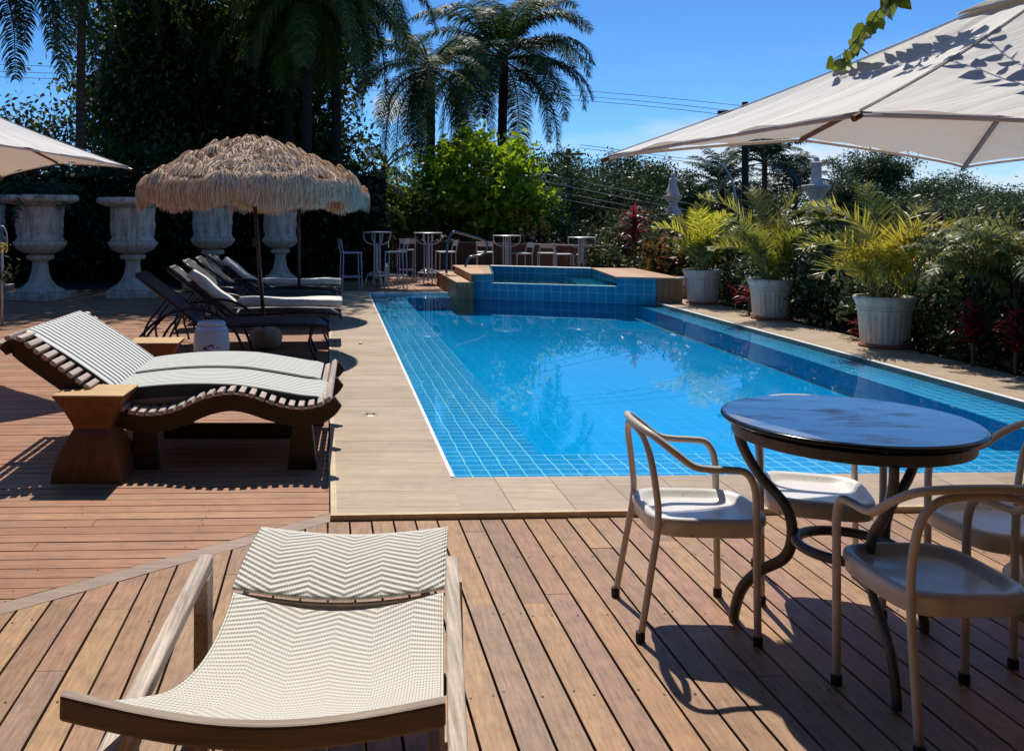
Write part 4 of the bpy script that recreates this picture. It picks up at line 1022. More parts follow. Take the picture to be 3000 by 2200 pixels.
def make_stool(loc, rz, label):
    t = thing('bar_stool', label, 'bar stool', loc, rz, 'metal bar stools on the far deck')
    for y in (-.17, .17):
        b = MB(); b.tube([(-.19, y, 0), (-.17, y, .70), (-.23, y, .98)], .0125, 8); b.build('leg', m_alu, t, local=True)
        b = MB(); b.tube([(.19, y, 0), (.17, y, .70)], .0125, 8); b.build('leg', m_alu, t, local=True)
    b = MB(); b.box((0, 0, .715), (.38, .37, .026)); b.build('seat', m_alu, t, local=True, bevel=.006)
    b = MB(); b.hexa([(-.205, -.17, .86), (-.19, -.17, .86), (-.19, .17, .86), (-.205, .17, .86)], [(-.238, -.17, .98), (-.223, -.17, .98), (-.223, .17, .98), (-.238, .17, .98)]); b.build('back_panel', m_alu, t, local=True)
    b = MB(); q = [(-.185, -.17, .25), (.185, -.17, .25), (.185, .17, .25), (-.185, .17, .25)]; b.tube(q, .010, 6, closed=True); b.build('foot_rail', m_alu, t, local=True)
    return t
ss = [(1028, 17.6, 10, 740, 'bar stool standing alone at the left end, against the dark hedge'), (1160, 17.9, 165, 738, 'bar stool on the deck edge between the first and second bar tables, turned right'), (1190, 20.0, 95, 732, 'bar stool behind the others between the first two bar tables, its back to the hedge'),
      (1306, 19.6, 190, 738, 'bar stool right of the second bar table, beside the handrail post'), (1421, 19.8, 80, 739, 'bar stool behind the end of the curved handrail'), (1527, 19.4, 195, 743, 'bar stool just right of the third bar table with its back turned right'),
      (1601, 20.2, 85, 742, 'bar stool with a wide pale backrest between the third and fourth bar tables'), (1652, 19.5, -5, 745, 'bar stool left of the fourth bar table, its back turned left')]
bs = None
for x, Y, rz, ys, l in ss:
    p = A(x, ys, Y); sc = p.z / .728
    if bs is None: bs = make_stool(V(p.x, Y, .012), R(rz), l); bs.scale = (1, 1, sc)
    else: dup(bs, V(p.x, Y, .012), R(rz), l, (1, 1, sc))
# low wooden parapet behind the bar tables
m_par = wood('parapet_wood', [(0, (.15, .075, .04)), (1, (.22, .11, .06))], 'Z', 40, .6, isl=True)
m_parc = plain('parapet_cap_wood', (.40, .27, .2), (.3, .2, .15), 12, .6)
pw = thing('wooden_parapet', 'low dark wooden wall with a pale cap behind the bar tables', 'wall', V(3, 21.4))
a, b2 = A(1140, 705, 23.2), A(1850, 728, 19.9)
b = MB(); n = 60
for i in range(n):
    p, q = a.lerp(b2, i / n), a.lerp(b2, (i + 1) / n - .0006)
    b.hexa([(p.x, p.y, -.05), (q.x, q.y, -.05), (q.x, q.y + .03, -.05), (p.x, p.y + .03, -.05)], [(p.x, p.y, p.z), (q.x, q.y, q.z), (q.x, q.y + .03, q.z), (p.x, p.y + .03, p.z)])
b.build('board_panel', m_par, pw)
b = MB(); b.beam(a + V(0, 0, .018), b2 + V(0, 0, .018), .16, .034); b.build('cap', m_parc, pw)

# ================================================================ palms in pots on the right
m_pot = weathered('ivory_pot', (.62, .58, .49), (.52, .47, .39), .7, .4)
m_terra = plain('terracotta', (.36, .15, .08), rough=.8)
m_soil = plain('potting_soil', (.03, .02, .013), rough=1, bstr=.6, bscale=30)
def make_pot(loc, label):
    t = thing('fluted_pot', label, 'plant pot', loc, 0, 'ivory fluted pots along the pool')
    N = 144; rows = [(.225, .03), (.232, .06), (.262, .38), (.268, .405), (.275, .41)]
    fl = lambda a, i: 1 - (.022 * max(0, math.sin(a * 24)) ** .5 if i in (1, 2) else 0)
    b = MB(); b.lathe([(.222, .03), (.232, .05), (.236, .09), (.258, .36), (.262, .39), (.266, .40)], N, mod=lambda a, i: 1 - (.028 * max(0, math.sin(a * 26)) ** .6 if i in (2, 3) else 0)); b.build('body', m_pot, t, True, local=True)
    b = MB(); b.lathe([(.262, .401), (.272, .405), (.276, .425), (.27, .44), (.276, .455), (.292, .50), (.30, .51), (.302, .535), (.292, .548), (.272, .548), (.262, .50), (.258, .49)], N, mod=lambda a, i: 1 + (.012 * math.cos(a * 40) if i in (6, 7) else 0)); b.build('rim', m_pot, t, True, local=True)
    b = MB(); b.lathe([(.22, 0), (.25, .004), (.258, .03), (.25, .034), (.235, .012), (0, .012)], 48); b.build('saucer', m_terra, t, True, local=True)
    b = MB(); b.lathe([(.26, .49), (0, .50)], 24); b.build('soil', m_soil, t, local=True)
    return t
PP = [G(2073, 893, ZP), G(2279, 939, ZP), G(2626, 1024, ZP)]
PP = [V(p.x, p.y + .22, ZP) for p in PP]
pt = make_pot(PP[2], 'ivory fluted pot with a terracotta saucer, the nearest of the three by the pool')
dup(pt, PP[1], .4, 'ivory fluted pot in the middle of the three along the right side of the pool')
dup(pt, PP[0], .9, 'ivory fluted pot farthest away, next to the spa end panel')
m_areca = leafmat('areca_leaf', [(0, (.09, .12, .02)), (.4, (.22, .22, .035)), (.75, (.42, .34, .05)), (1, (.58, .40, .08))], .46, .35, (.75, .62, .06))
m_areca2 = leafmat('areca_leaf_dark', [(0, (.025, .05, .012)), (.5, (.07, .105, .022)), (.85, (.19, .19, .035)), (1, (.42, .33, .08))], .38, .35, (.52, .52, .05))
m_arecay = leafmat('areca_leaf_sunlit_yellow', [(0, (.32, .34, .03)), (1, (.5, .42, .05))], .5, .35, (.8, .75, .06))
m_cane = plain('green_cane', (.20, .22, .08), (.12, .14, .05), 20, .5)
def areca(loc, label, specs, seed, mat=None, dn=26, L0=.85, nl=34, ll=.25, stems=9):
    rnd = random.Random(seed); t = thing('areca_palm', label, 'palm', loc, 0, 'areca palms in the ivory pots'); c = MB(); s = MB(); B = Vector(loc)
    for i in range(dn):
        az = i * 2.39996 + rnd.uniform(-.3, .3); e = rnd.uniform(.95, 1.5)
        q = B + V(math.cos(az) * rnd.uniform(.02, .13), math.sin(az) * rnd.uniform(.02, .13))
        h = rnd.uniform(.05, .35); q2 = q + V(math.cos(az) * .05, math.sin(az) * .05, h)
        s.tube([q, q2], [.012, .009], 6)
        frond(c, q2, az, e, L0 * rnd.uniform(.55, 1.15), rnd.uniform(.5, 1.6), nl, ll, .019, .10, 1.1, .007, rnd, vee=.6)
    c.build('fronds', mat or m_areca2, t)
    y = MB()
    for az, e, L, bend, h in specs:
        frond(y, B + V(0, 0, h), az, e, L, bend, nl + 4, ll * 1.15, .021, .08, 1.1, .009, rnd, vee=.7)
    y.build('sunlit_fronds', m_arecay if seed == 1 else m_areca, t)  # sunlight on these fronds is put into their brighter leaf colour
    s.build('canes', m_cane, t, True); return t
zs = ZP + .49
areca(V(PP[0].x, PP[0].y, zs), 'areca palm with glowing yellow fan fronds in the farthest ivory pot', [(PI * .95, 1.15, 1.0, 1.5, .2), (1.3, 1.35, .95, .6, .25), (.5, 1.1, .9, .9, .25), (2.2, 1.2, .9, .8, .2), (-1.2, 1.25, .9, .9, .25), (4.2, 1.3, .85, .9, .3)], 1, dn=16, L0=.50)
areca(V(PP[1].x, PP[1].y, zs), 'dark areca palm with a few yellow top fronds in the middle ivory pot', [(2.7, 1.2, 1.35, 1.2, .3), (.3, 1.1, 1.1, 1.3, .3), (.1, 1.35, 1.0, .5, .3), (1.6, 1.3, 1.2, .8, .3), (PI, .8, .9, 1.4, .2)], 12, dn=24, L0=.66)
areca(V(PP[2].x, PP[2].y, zs), 'bushy areca palm with arching yellow green fronds in the nearest ivory pot', [(PI, .95, 1.05, 1.7, .25), (2.9, 1.3, 1.1, 1.6, .35), (.1, 1.0, 1.05, 1.4, .3), (1.5, 1.4, 1.1, .8, .3), (3.3, .75, .85, 1.6, .15), (-1.3, 1.2, .9, 1.3, .3), (.4, 1.3, 1.0, 1.3, .3)], 13, mat=m_areca, dn=18, L0=.68)
# ================================================================ vine over the parasol
m_vine = leafmat('vine_leaf', [(0, (.022, .045, .009)), (.5, (.05, .09, .014)), (1, (.13, .17, .02))], .36, .35, (.36, .44, .03))
m_vstem = plain('vine_stem', (.05, .055, .025), rough=.6)
pn = (PAP - T_).cross(F1 - T_).normalized()
EY = Vector((0, 0, EYE))
def on_panel(x, y):
    d = Vector(((x - CX) / F, 1, -(y - CY) / F)); t = (T_ - EY).dot(pn) / d.dot(pn); return EY + d * t
vine = thing('vine_branch', 'hanging green vine sprays with heart shaped leaves above the right canvas parasol', 'vine', on_panel(2800, 100) + SUN * .5)
vl, vs_ = MB(), MB(); rnd = random.Random(5)
def leaf(p, d, s, roll):
    d = d.normalized(); q = d.cross(Vector((.55 * math.sin(roll), -1, .45 * math.cos(roll)))).normalized(); n = d.cross(q)
    prof = [(0, .0), (-.06, .28), (.12, .44), (.4, .42), (.7, .22), (1.0, 0)]
    L = [p + d * (x * s) + q * (w * s * .9) + n * (.10 * w * s) for x, w in prof]; Rr = [p + d * (x * s) - q * (w * s * .9) + n * (.10 * w * s) for x, w in prof[1:-1]]
    mid = [p + d * (x * s) for x in (.0, .12, .4, .7)]
    pts = L + Rr + mid; a = len(L); m0 = a + len(Rr)
    vl.add(pts, [(0, 1, 2, m0 + 1), (m0 + 1, 2, 3, m0 + 2), (m0 + 2, 3, 4, m0 + 3), (m0 + 3, 4, 5), (0, m0 + 1, a + 1, a), (m0 + 1, m0 + 2, a + 2, a + 1), (m0 + 2, m0 + 3, a + 3, a + 2), (m0 + 3, 5, a + 3)])
def spray(shadow_pts, lifts, nleaf, size, seed):
    rnd = random.Random(seed); P = [on_panel(*s) + SUN * l for s, l in zip(shadow_pts, lifts)]; C = catmull(P, 8)
    vs_.tube(C, [.0035 * (1 - .6 * i / len(C)) for i in range(len(C))], 6)
    for k in range(nleaf):
        i = min(len(C) - 2, int((k + .5) / nleaf * (len(C) - 1))); T = (C[i + 1] - C[i]).normalized()
        side = T.cross(Vector((0, 0, 1))).normalized() * (1 if k % 2 else -1)
        d = side * .7 + Vector((0, 0, -.75)) + T * rnd.uniform(-.2, .5) + Vector((rnd.uniform(-.4, .4), rnd.uniform(-.4, .4), rnd.uniform(-.2, .3)))
        st = C[i] + d.normalized() * .018; vs_.tube([C[i], st], .0014, 4)
        leaf(st, d, size * rnd.uniform(.7, 1.2) * (1 - .35 * k / nleaf), rnd.uniform(0, 6))
spray([(2860, 120), (2760, 140), (2660, 165), (2570, 188), (2500, 205), (2440, 215)], [.47, .40, .29, .18, .10, .06], 28, .092, 1)
spray([(2850, 118), (2800, 125), (2740, 150), (2700, 180)], [.52, .47, .40, .32], 13, .10, 7)
spray([(2835, 150), (2750, 172), (2670, 192), (2590, 208), (2520, 222)], [.50, .42, .33, .22, .12], 20, .09, 9)
spray([(2845, 122), (2900, 150), (2960, 195), (3060, 250)], [.55, .56, .58, .6], 16, .085, 2)
spray([(3090, 320), (3000, 298), (2900, 262), (2800, 246), (2700, 232), (2665, 229)], [.62, .60, .58, .56, .55, .55], 18, .075, 3)
vl.build('foliage', m_vine, vine); vs_.build('stems', m_vstem, vine, True)

# ================================================================ planting on the right
m_sh1 = leafmat('dark_shrub_leaf', [(0, (.016, .03, .010)), (.6, (.045, .07, .02)), (1, (.12, .145, .045))], .32)
m_sh2 = leafmat('variegated_leaf', [(0, (.02, .035, .012)), (.55, (.045, .07, .02)), (.85, (.13, .15, .05)), (1, (.42, .36, .20))], .3)
m_sh3 = leafmat('croton_leaf', [(0, (.03, .045, .012)), (.4, (.10, .10, .02)), (.7, (.28, .10, .05)), (1, (.38, .30, .05))], .35)
m_red = leafmat('cordyline_leaf', [(0, (.04, .006, .010)), (.5, (.12, .012, .022)), (1, (.25, .035, .05))], .35, .35, (.5, .04, .07))
m_fern = leafmat('fern_leaf', [(0, (.06, .08, .02)), (.5, (.15, .165, .05)), (1, (.30, .29, .12))], .36, .4, (.46, .46, .12))
m_stemw = plain('shrub_stem', (.09, .06, .04), rough=.9)
def shrub(loc, rad, n, mat, label, seed, size=.075, cr=.13, nc=None, name='garden_shrub', cat='shrub', group='shrubs planted along the right side of the pool', zmin=.0):
    t = thing(name, label, cat, loc, 0, group)
    c = (loc[0], loc[1], loc[2] + rad[2] * .95)
    o, C = crown('foliage', mat, c, rad, nc or max(14, n // 60), n, cr, size, t, seed=seed, shell=.38, zmin=zmin, up=.2)
    b = MB(); r = random.Random(seed)
    for i in range(7):
        e = Vector(C[r.randrange(len(C))]); b.tube(catmull([Vector(loc) + V(r.uniform(-.08, .08), r.uniform(-.08, .08), -.1), Vector(loc).lerp(e, .5) + V(0, 0, .1), e], 3), [.018, .017, .015, .013, .011, .008, .005], 5)
    b.build('stems', m_stemw, t); return t
sl = [('dark dense shrub at the lower right corner of the garden bed, nearest the camera', m_sh1), ('dark shrub speckled with pale leaves left of the nearest ivory pot', m_sh2), ('dark glossy shrub between the nearest and the middle ivory pot', m_sh1),
      ('shrub with cream variegated leaves beside the middle ivory pot', m_sh2), ('shrub with pale and dark leaves between the middle and farthest pots', m_sh2), ('dark shrub behind the farthest ivory pot', m_sh1), ('croton with red and yellow leaves left of the farthest pot', m_sh3)]
pos = [(6.55, 7.9, .75, 1.0), (6.45, 10.6, .72, 1.15), (6.5, 9.2, .72, 1.15), (6.4, 12.1, .7, 1.2), (6.35, 13.6, .7, 1.2), (6.4, 15.2, .75, 1.2), (6.15, 17.2, .72, 1.25)]
for k, ((lab, mt), (x, y, r, h)) in enumerate(zip([sl[0], sl[1], sl[2], sl[3], sl[4], sl[5], sl[6]], pos)):
    shrub(V(x, y, -.05), (r, r * 1.05, h * .5), 4200, mt, lab, 30 + k, .085 if mt is not m_sh3 else .13, .14)
for k, (x, y, rr_, hh_, lb) in enumerate([(5.3, 19.6, .6, .8, 'dark leafy shrub at the right end of the low wooden parapet'), (6.1, 20.6, .8, 1.5, 'dark leafy shrub behind the tall red cordyline'), (7.0, 22.2, 1.0, 1.9, 'dark leafy shrub below the left statue'), (5.4, 23.5, 1.0, 1.5, 'dark leafy shrub beyond the low wooden parapet at its right end'), (4.0, 25.3, 1.1, 1.5, 'dark leafy shrub beyond the middle of the wooden parapet')]):
    shrub(V(x, y, -.05), (rr_, rr_, hh_ * .5), 3000, m_sh2 if k < 2 else m_sh1, lb, 90 + k, .10, .16, group='shrubs around the wooden parapet')
labs2 = ['tall dark hedge section in the back row behind the nearest pot', 'tall dark hedge section in the back row behind the middle pot', 'tall dark hedge section in the back row below the right statue', 'tall dark hedge section at the far end of the back row below the left statue', 'tall dark hedge section at the right edge of the back row']
for k, (x, y) in enumerate([(7.6, 10.9), (7.6, 13.2), (7.6, 15.8), (7.4, 18.6), (7.5, 8.6)]):
    shrub(V(x, y, -.05), (.85, 1.5, .70), 7000, m_sh1, labs2[k], 60 + k, .10, .2, name='hedge_section', cat='hedge', group='tall dark hedge behind the pots')
def fernplant(loc, n, L, label, seed, mat=None, elev=(.5, 1.3), bend=(.8, 1.8), ll=.14, name='fern', cat='fern', nl=34, droop=.3, group='ferns in the garden bed', wl=.022):
    t = thing(name, label, cat, loc, 0, group); rnd = random.Random(seed); c = MB()
    for i in range(n): frond(c, Vector(loc) + V(rnd.uniform(-.1, .1), rnd.uniform(-.1, .1), 0), i * 2.4 + rnd.uniform(-.3, .3), rnd.uniform(*elev), L * rnd.uniform(.7, 1.15), rnd.uniform(*bend), nl, ll, wl, droop, .4, .007, rnd, vee=.3)
    c.build('fronds', mat or m_fern, t); s = MB()
    for i in range(4): s.tube([Vector(loc) + V(0, 0, -.5), Vector(loc) + V(.05 * math.cos(i * 1.6), .05 * math.sin(i * 1.6), .05)], .012, 5)
    s.build('stems', m_stemw, t); return t
def foxtail(loc, n, L, label, seed):
    t = thing('foxtail_fern', label, 'fern', loc, 0, 'foxtail ferns on top of the hedge'); rnd = random.Random(seed); P = []; st = MB()
    for i in range(n):
        az = i * 2.4; e = rnd.uniform(1.0, 1.5); p = Vector(loc); pts = []
        for k in range(9):
            pts.append(p.copy()); p = p + V(math.cos(az) * math.cos(e), math.sin(az) * math.cos(e), math.sin(e)) * (L * (.8 + .3 * rnd.random()) / 8); e -= .04
        st.tube(pts, .006, 4)
        for k in range(320):
            u = rnd.random() * 7.99; a = pts[int(u)].lerp(pts[int(u) + 1], u % 1); w = .055 * math.sin(PI * min(1, .1 + u / 8.3)) ** .6
            P.append((a.x + rnd.gauss(0, 1) * w * .6, a.y + rnd.gauss(0, 1) * w * .6, a.z + rnd.gauss(0, .02)))
    Vv, Fq = leaf_arrays(np.array(P), .035, .3, .6); npmesh('plumes', Vv, Fq, m_fern, t); st.build('stems', m_cane, t)
p = A(2845, 712, 9.9); foxtail(p, 6, .42, 'upright pale green foxtail fern on top of the hedge, left of the other foxtail clump', 1)
p = A(2950, 715, 9.2); foxtail(p, 8, .36, 'upright pale green foxtail fern plumes at the right edge of the photo', 2)
p = A(2980, 780, 8.6); fernplant(p, 22, .95, 'large pale green drooping fern arching out at the right edge', 4, None, (.4, 1.2), (1.2, 2.2), .20, nl=46, droop=.9)
p = A(2860, 800, 9.0); fernplant(p, 15, .75, 'drooping pale fern right of the nearest ivory pot', 6, None, (.3, 1.1), (1.2, 2.2), .18, nl=40, droop=.9)
p = A(2350, 665, 13.0); fernplant(p, 22, .40, 'bright green fern cresting the hedge between the middle and nearest palms', 8, None, (.3, 1.3), (.8, 1.6), .10)
p = A(2430, 660, 12.0); fernplant(p, 18, .36, 'small bright green fern cresting the hedge left of the nearest palm', 9, None, (.3, 1.3), (.8, 1.6), .10)
p = A(2130, 700, 15.5); fernplant(p, 20, .45, 'olive green fern behind the farthest and middle pots', 10, None, (.3, 1.2), (.9, 1.7), .12)
def cordyline(loc, n, L, w, h, label, seed):
    t = thing('red_cordyline', label, 'plant', loc, 0, 'red leaved cordylines'); rnd = random.Random(seed); c = MB()
    blades(c, Vector(loc), n, L, w, (.1, 1.35), .9, rnd, 0, h); c.build('leaf_rosette', m_red, t)
    s = MB(); s.tube([Vector(loc) - V(0, 0, .45), Vector(loc) + V(0, 0, h)], .016, 6); s.build('stem', m_stemw, t)
cordyline(A(1858, 720, 18.9), 70, .40, .07, .62, 'tall dark red cordyline behind the right corner of the spa', 1)
cordyline(A(2850, 1015, 8.6), 80, .20, .04, .34, 'low bright red cordyline right of the nearest ivory pot', 2)
cordyline(A(2975, 1040, 8.1), 70, .19, .04, .32, 'low red cordyline at the right edge of the bed', 3)
cordyline(A(2525, 1010, 10.4), 50, .20, .045, .25, 'low red cordyline just left of the nearest ivory pot', 4)
cordyline(A(2150, 880, 13.9), 24, .27, .05, .10, 'low red cordyline between the farthest and middle ivory pots', 5)
cordyline(A(2195, 885, 13.0), 24, .25, .05, .10, 'low red cordyline beside the left flank of the middle ivory pot', 6)
0 and fernplant(A(2800, 1085, 8.1), 12, .42, 'dark low fern at the foot of the nearest ivory pot', 20, m_sh1, (.3, 1.0), (1.0, 1.8), .12)
# low stone block with a white bowl next to the spa
t = thing('stone_ledge', 'low pale stone ledge between the spa end panel and the farthest pot', 'ledge', G(2010, 878, ZP)); b = MB(); p = G(2010, 878, ZP); b.box((p.x, p.y + .4, ZP + .07), (.5, .3, .13)); b.build('block', m_conc, t, bevel=.01)
b = MB(); b.box((p.x, p.y + .4, ZP + .15), (.54, .34, .03)); b.build('slab', m_trim, t, bevel=.004)
t = thing('stone_bowl', 'small white bowl standing on the low stone ledge', 'bowl', V(p.x + .08, p.y + .38, ZP + .167)); b = MB(); b.lathe([(.05, 0), (.06, .03), (.05, .05), (.1, .09), (.125, .15), (.13, .17), (.115, .17), (.09, .12), (0, .09)], 24); b.build('bowl_body', m_stone2, t, True, local=True)
b = MB(); b.lathe([(.128, .171), (.138, .178), (.128, .185), (.115, .178), (.116, .171)], 24); b.build('bowl_rim', m_stone2, t, True, local=True)

# flower stand at the left edge
p = G(6, 955); t = thing('flower_stand', 'thin metal stand with yellow flowers at the left edge of the photo', 'plant stand', p)
b = MB(); b.tube([p, p + V(0, 0, 1.05)], .017, 8); b.tube(catmull([p + V(-.12, 0, .95), p + V(-.1, 0, 1.22), p + V(0, 0, 1.3), p + V(.06, 0, 1.2), p + V(.07, 0, 1.0)], 4), .01, 6); b.build('stand', m_alu, t, True)
o, C = crown('foliage', m_sh2, (p.x - .1, p.y, .78), (.28, .2, .25), 20, 420, .06, .07, t, seed=5)
m_yel = leafmat('yellow_flower', [(0, (.55, .40, .05)), (1, (.7, .55, .12))], .3); o, C = crown('flower_head', m_yel, (p.x + .02, p.y - .1, 1.03), (.16, .1, .05), 8, 70, .03, .045, t, seed=6)

# ================================================================ wall and statues behind the bed
m_wall = plain('dark_garden_wall', (.06, .045, .038), (.03, .025, .02), 4, .95, bstr=.3)
w = thing('garden_wall', 'dark garden wall carrying two pale stone statues behind the planting', 'wall', V(8.6, 16)); b = MB()
wa, wb = V(8.35, 25.5), V(8.75, 7.5); b.poly(xy(wb, wb + V(.3, 0), wa + V(.3, 0), wa), -.2, 1.40); b.build('wall_body', m_wall, w)
b = MB(); b.poly(xy(wb + V(-.05, 0), wb + V(.35, 0), wa + V(.35, 0), wa + V(-.05, 0)), 1.401, 1.445); b.build('coping', m_wall, w)
def statue(loc, s, label, fig):
    t = thing('stone_statue', label, 'statue', loc, .3, 'pale stone statues on the garden wall')
    b = MB(); b.lathe([(.24 * s, 0), (.24 * s, .05 * s), (.22 * s, .07 * s), (.215 * s, .14 * s), (.17 * s, .2 * s), (.115 * s, .26 * s), (.10 * s, .30 * s)], 8 if not fig else 20); b.build('pedestal', m_stone2, t, local=True)
    b = MB(); b.lathe([(.10 * s, .301 * s), (.12 * s, .34 * s), (.19 * s, .43 * s), (.245 * s, .51 * s), (.255 * s, .54 * s), (.25 * s, .56 * s), (.16 * s, .57 * s)], 8 if not fig else 20); b.build('flared_bowl', m_stone2, t, local=True)
    b = MB()
    if not fig:
        b.lathe([(.165 * s, .571 * s), (.16 * s, .62 * s), (.125 * s, .68 * s), (.12 * s, .93 * s), (.145 * s, .95 * s), (.145 * s, .98 * s), (.07 * s, 1.03 * s), (.05 * s, 1.08 * s), (0, 1.10 * s)], 4)
        b.build('obelisk', m_stone2, t, local=True, bevel=.006)
    else:
        b.lathe([(.16 * s, .571 * s), (.17 * s, .62 * s), (.14 * s, .72 * s), (.115 * s, .82 * s), (.10 * s, .92 * s), (.11 * s, .98 * s), (.085 * s, 1.03 * s), (.045 * s, 1.05 * s), (.05 * s, 1.08 * s), (.062 * s, 1.12 * s), (.045 * s, 1.17 * s), (0, 1.19 * s)], 18, mod=lambda a, i: 1 + .09 * math.sin(a * 5 + i))
        b.build('draped_figure', m_stone2, t, True, local=True)
    return t
p = A(2392, 634, 15.6); statue(V(8.62, 15.6 * 8.62 / p.x, 1.445), 1.0, 'pale stone statue with an obelisk top on the garden wall, the right one of two', False)
p = A(1974, 634, 24.9); statue(V(8.55, 24.9, 1.42), .98, 'smaller pale draped stone statue on the garden wall, the left one of two', True)

# ================================================================ dark hedge behind the urns
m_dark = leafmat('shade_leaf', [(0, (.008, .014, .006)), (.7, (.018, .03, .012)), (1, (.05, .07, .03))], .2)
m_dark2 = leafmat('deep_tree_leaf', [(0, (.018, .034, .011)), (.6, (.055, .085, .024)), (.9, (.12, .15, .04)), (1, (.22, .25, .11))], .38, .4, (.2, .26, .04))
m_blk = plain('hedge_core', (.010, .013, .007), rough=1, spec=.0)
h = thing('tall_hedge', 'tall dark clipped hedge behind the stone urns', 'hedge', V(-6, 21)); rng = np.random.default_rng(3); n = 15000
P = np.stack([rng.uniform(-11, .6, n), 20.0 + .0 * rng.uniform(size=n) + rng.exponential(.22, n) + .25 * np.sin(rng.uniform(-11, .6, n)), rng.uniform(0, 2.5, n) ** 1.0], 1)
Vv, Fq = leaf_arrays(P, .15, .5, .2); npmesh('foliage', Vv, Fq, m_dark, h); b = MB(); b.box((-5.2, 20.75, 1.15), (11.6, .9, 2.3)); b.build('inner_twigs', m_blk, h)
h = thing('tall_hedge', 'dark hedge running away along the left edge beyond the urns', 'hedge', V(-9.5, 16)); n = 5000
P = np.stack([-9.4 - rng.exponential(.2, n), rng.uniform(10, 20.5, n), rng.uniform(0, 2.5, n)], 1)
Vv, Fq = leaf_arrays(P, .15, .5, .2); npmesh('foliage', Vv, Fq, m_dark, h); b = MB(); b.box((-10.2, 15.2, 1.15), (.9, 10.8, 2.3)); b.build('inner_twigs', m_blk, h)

# ================================================================ trees
m_bark = plain('bark', (.07, .05, .035), (.04, .03, .022), 8, .95, bstr=.6, bscale=20, stretch=(1, 1, .3))
m_palmbark, nt, b_ = newmat('ringed_palm_bark'); b_.inputs['Roughness'].default_value = .85
v = coords(nt, (1, 1, 1)); wv = node(nt, 'ShaderNodeTexWave', Scale=2.2, Distortion=1.5, Detail=2.0); wv.bands_direction = 'Z'; lk(nt, v, wv.inputs[0])
lk(nt, mixc(nt, .6, ramp(nt, noise(nt, v, 6), [(.3, (.10, .055, .032)), (.7, (.2, .115, .07))]), ramp(nt, wv.outputs[1], [(.3, (.5, .5, .5)), (.7, (1.2, 1.2, 1.2))]), 'MULTIPLY'), b_.inputs['Base Color']); bump(nt, b_, wv.outputs[1], .4, .02)
m_darkpb = plain('dark_palm_bark', (.032, .022, .016), (.016, .011, .008), 9, .9, bstr=.5)
m_palm = leafmat('queen_palm_leaf', [(0, (.026, .048, .017)), (.6, (.065, .10, .03)), (.9, (.12, .16, .045)), (1, (.20, .22, .08))], .38, .5, spec=.25)
m_palmm = leafmat('green_palm_leaf', [(0, (.045, .08, .02)), (.6, (.11, .16, .035)), (1, (.24, .27, .07))], .48, .5, spec=.25)
m_palmg = leafmat('sunny_palm_leaf', [(0, (.06, .11, .02)), (.6, (.13, .18, .03)), (1, (.26, .30, .06))], .45, .35)
m_bush = leafmat('bright_tree_leaf', [(0, (.05, .10, .008)), (.5, (.13, .23, .015)), (1, (.28, .40, .035))], .48, .35, (.55, .72, .02))
m_mid = leafmat('mid_tree_leaf', [(0, (.025, .042, .015)), (.6, (.055, .085, .028)), (1, (.11, .14, .05))], .34)
m_mid2 = leafmat('sunny_shrub_leaf', [(0, (.03, .055, .012)), (.6, (.08, .12, .025)), (1, (.2, .25, .05))], .42, .35, (.3, .4, .03))
m_far = leafmat('far_tree_leaf', [(0, (.035, .055, .024)), (.6, (.07, .10, .038)), (1, (.13, .15, .065))], .35)
m_grey = leafmat('grey_green_leaf', [(0, (.05, .075, .05)), (1, (.13, .16, .11))], .35)
def dtree(x, y, Y, rpx, hpx, n, label, mat, seed, size=.2, cr=.45, nc=90, **kw):
    c = A(x, y, Y); k = Y / F
    if Y > 32: size *= .6; cr *= .8; n = int(n * 1.9); nc = int(nc * .6)
    return tree('garden_tree', label, V(c.x, Y, -.1), max(1, c.z - hpx * k * .4), .16, (c.x, Y, c.z), (rpx * k, rpx * k * .8, hpx * k), nc, n, cr, size, mat, m_bark, seed, **kw)
G1 = 'dark trees massed behind the urns'
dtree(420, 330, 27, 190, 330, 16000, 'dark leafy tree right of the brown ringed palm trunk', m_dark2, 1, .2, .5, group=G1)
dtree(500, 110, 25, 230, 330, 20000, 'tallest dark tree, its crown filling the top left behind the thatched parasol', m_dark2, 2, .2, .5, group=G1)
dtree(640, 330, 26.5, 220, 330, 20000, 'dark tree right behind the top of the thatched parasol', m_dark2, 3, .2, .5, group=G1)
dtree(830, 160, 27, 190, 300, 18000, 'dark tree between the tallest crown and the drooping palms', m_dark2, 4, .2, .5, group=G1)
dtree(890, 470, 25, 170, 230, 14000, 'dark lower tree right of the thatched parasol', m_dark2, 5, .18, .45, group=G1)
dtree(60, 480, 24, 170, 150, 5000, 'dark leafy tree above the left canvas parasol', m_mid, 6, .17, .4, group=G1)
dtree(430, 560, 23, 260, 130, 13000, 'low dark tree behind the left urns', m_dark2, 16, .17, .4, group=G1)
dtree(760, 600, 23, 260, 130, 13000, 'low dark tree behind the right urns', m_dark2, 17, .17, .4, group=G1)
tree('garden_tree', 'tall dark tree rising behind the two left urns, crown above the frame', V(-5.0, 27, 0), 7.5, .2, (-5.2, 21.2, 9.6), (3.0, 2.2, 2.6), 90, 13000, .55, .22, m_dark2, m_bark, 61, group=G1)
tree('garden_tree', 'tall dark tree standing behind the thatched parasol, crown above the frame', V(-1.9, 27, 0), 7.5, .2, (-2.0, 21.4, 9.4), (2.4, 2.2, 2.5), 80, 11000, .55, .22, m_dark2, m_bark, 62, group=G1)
tree('garden_tree', 'tall dark tree at the left, crown above the frame', V(-9.5, 20.8, 0), 7.5, .2, (-9.3, 20.6, 9.4), (2.6, 2.2, 2.5), 80, 11000, .55, .22, m_dark2, m_bark, 63, group=G1)
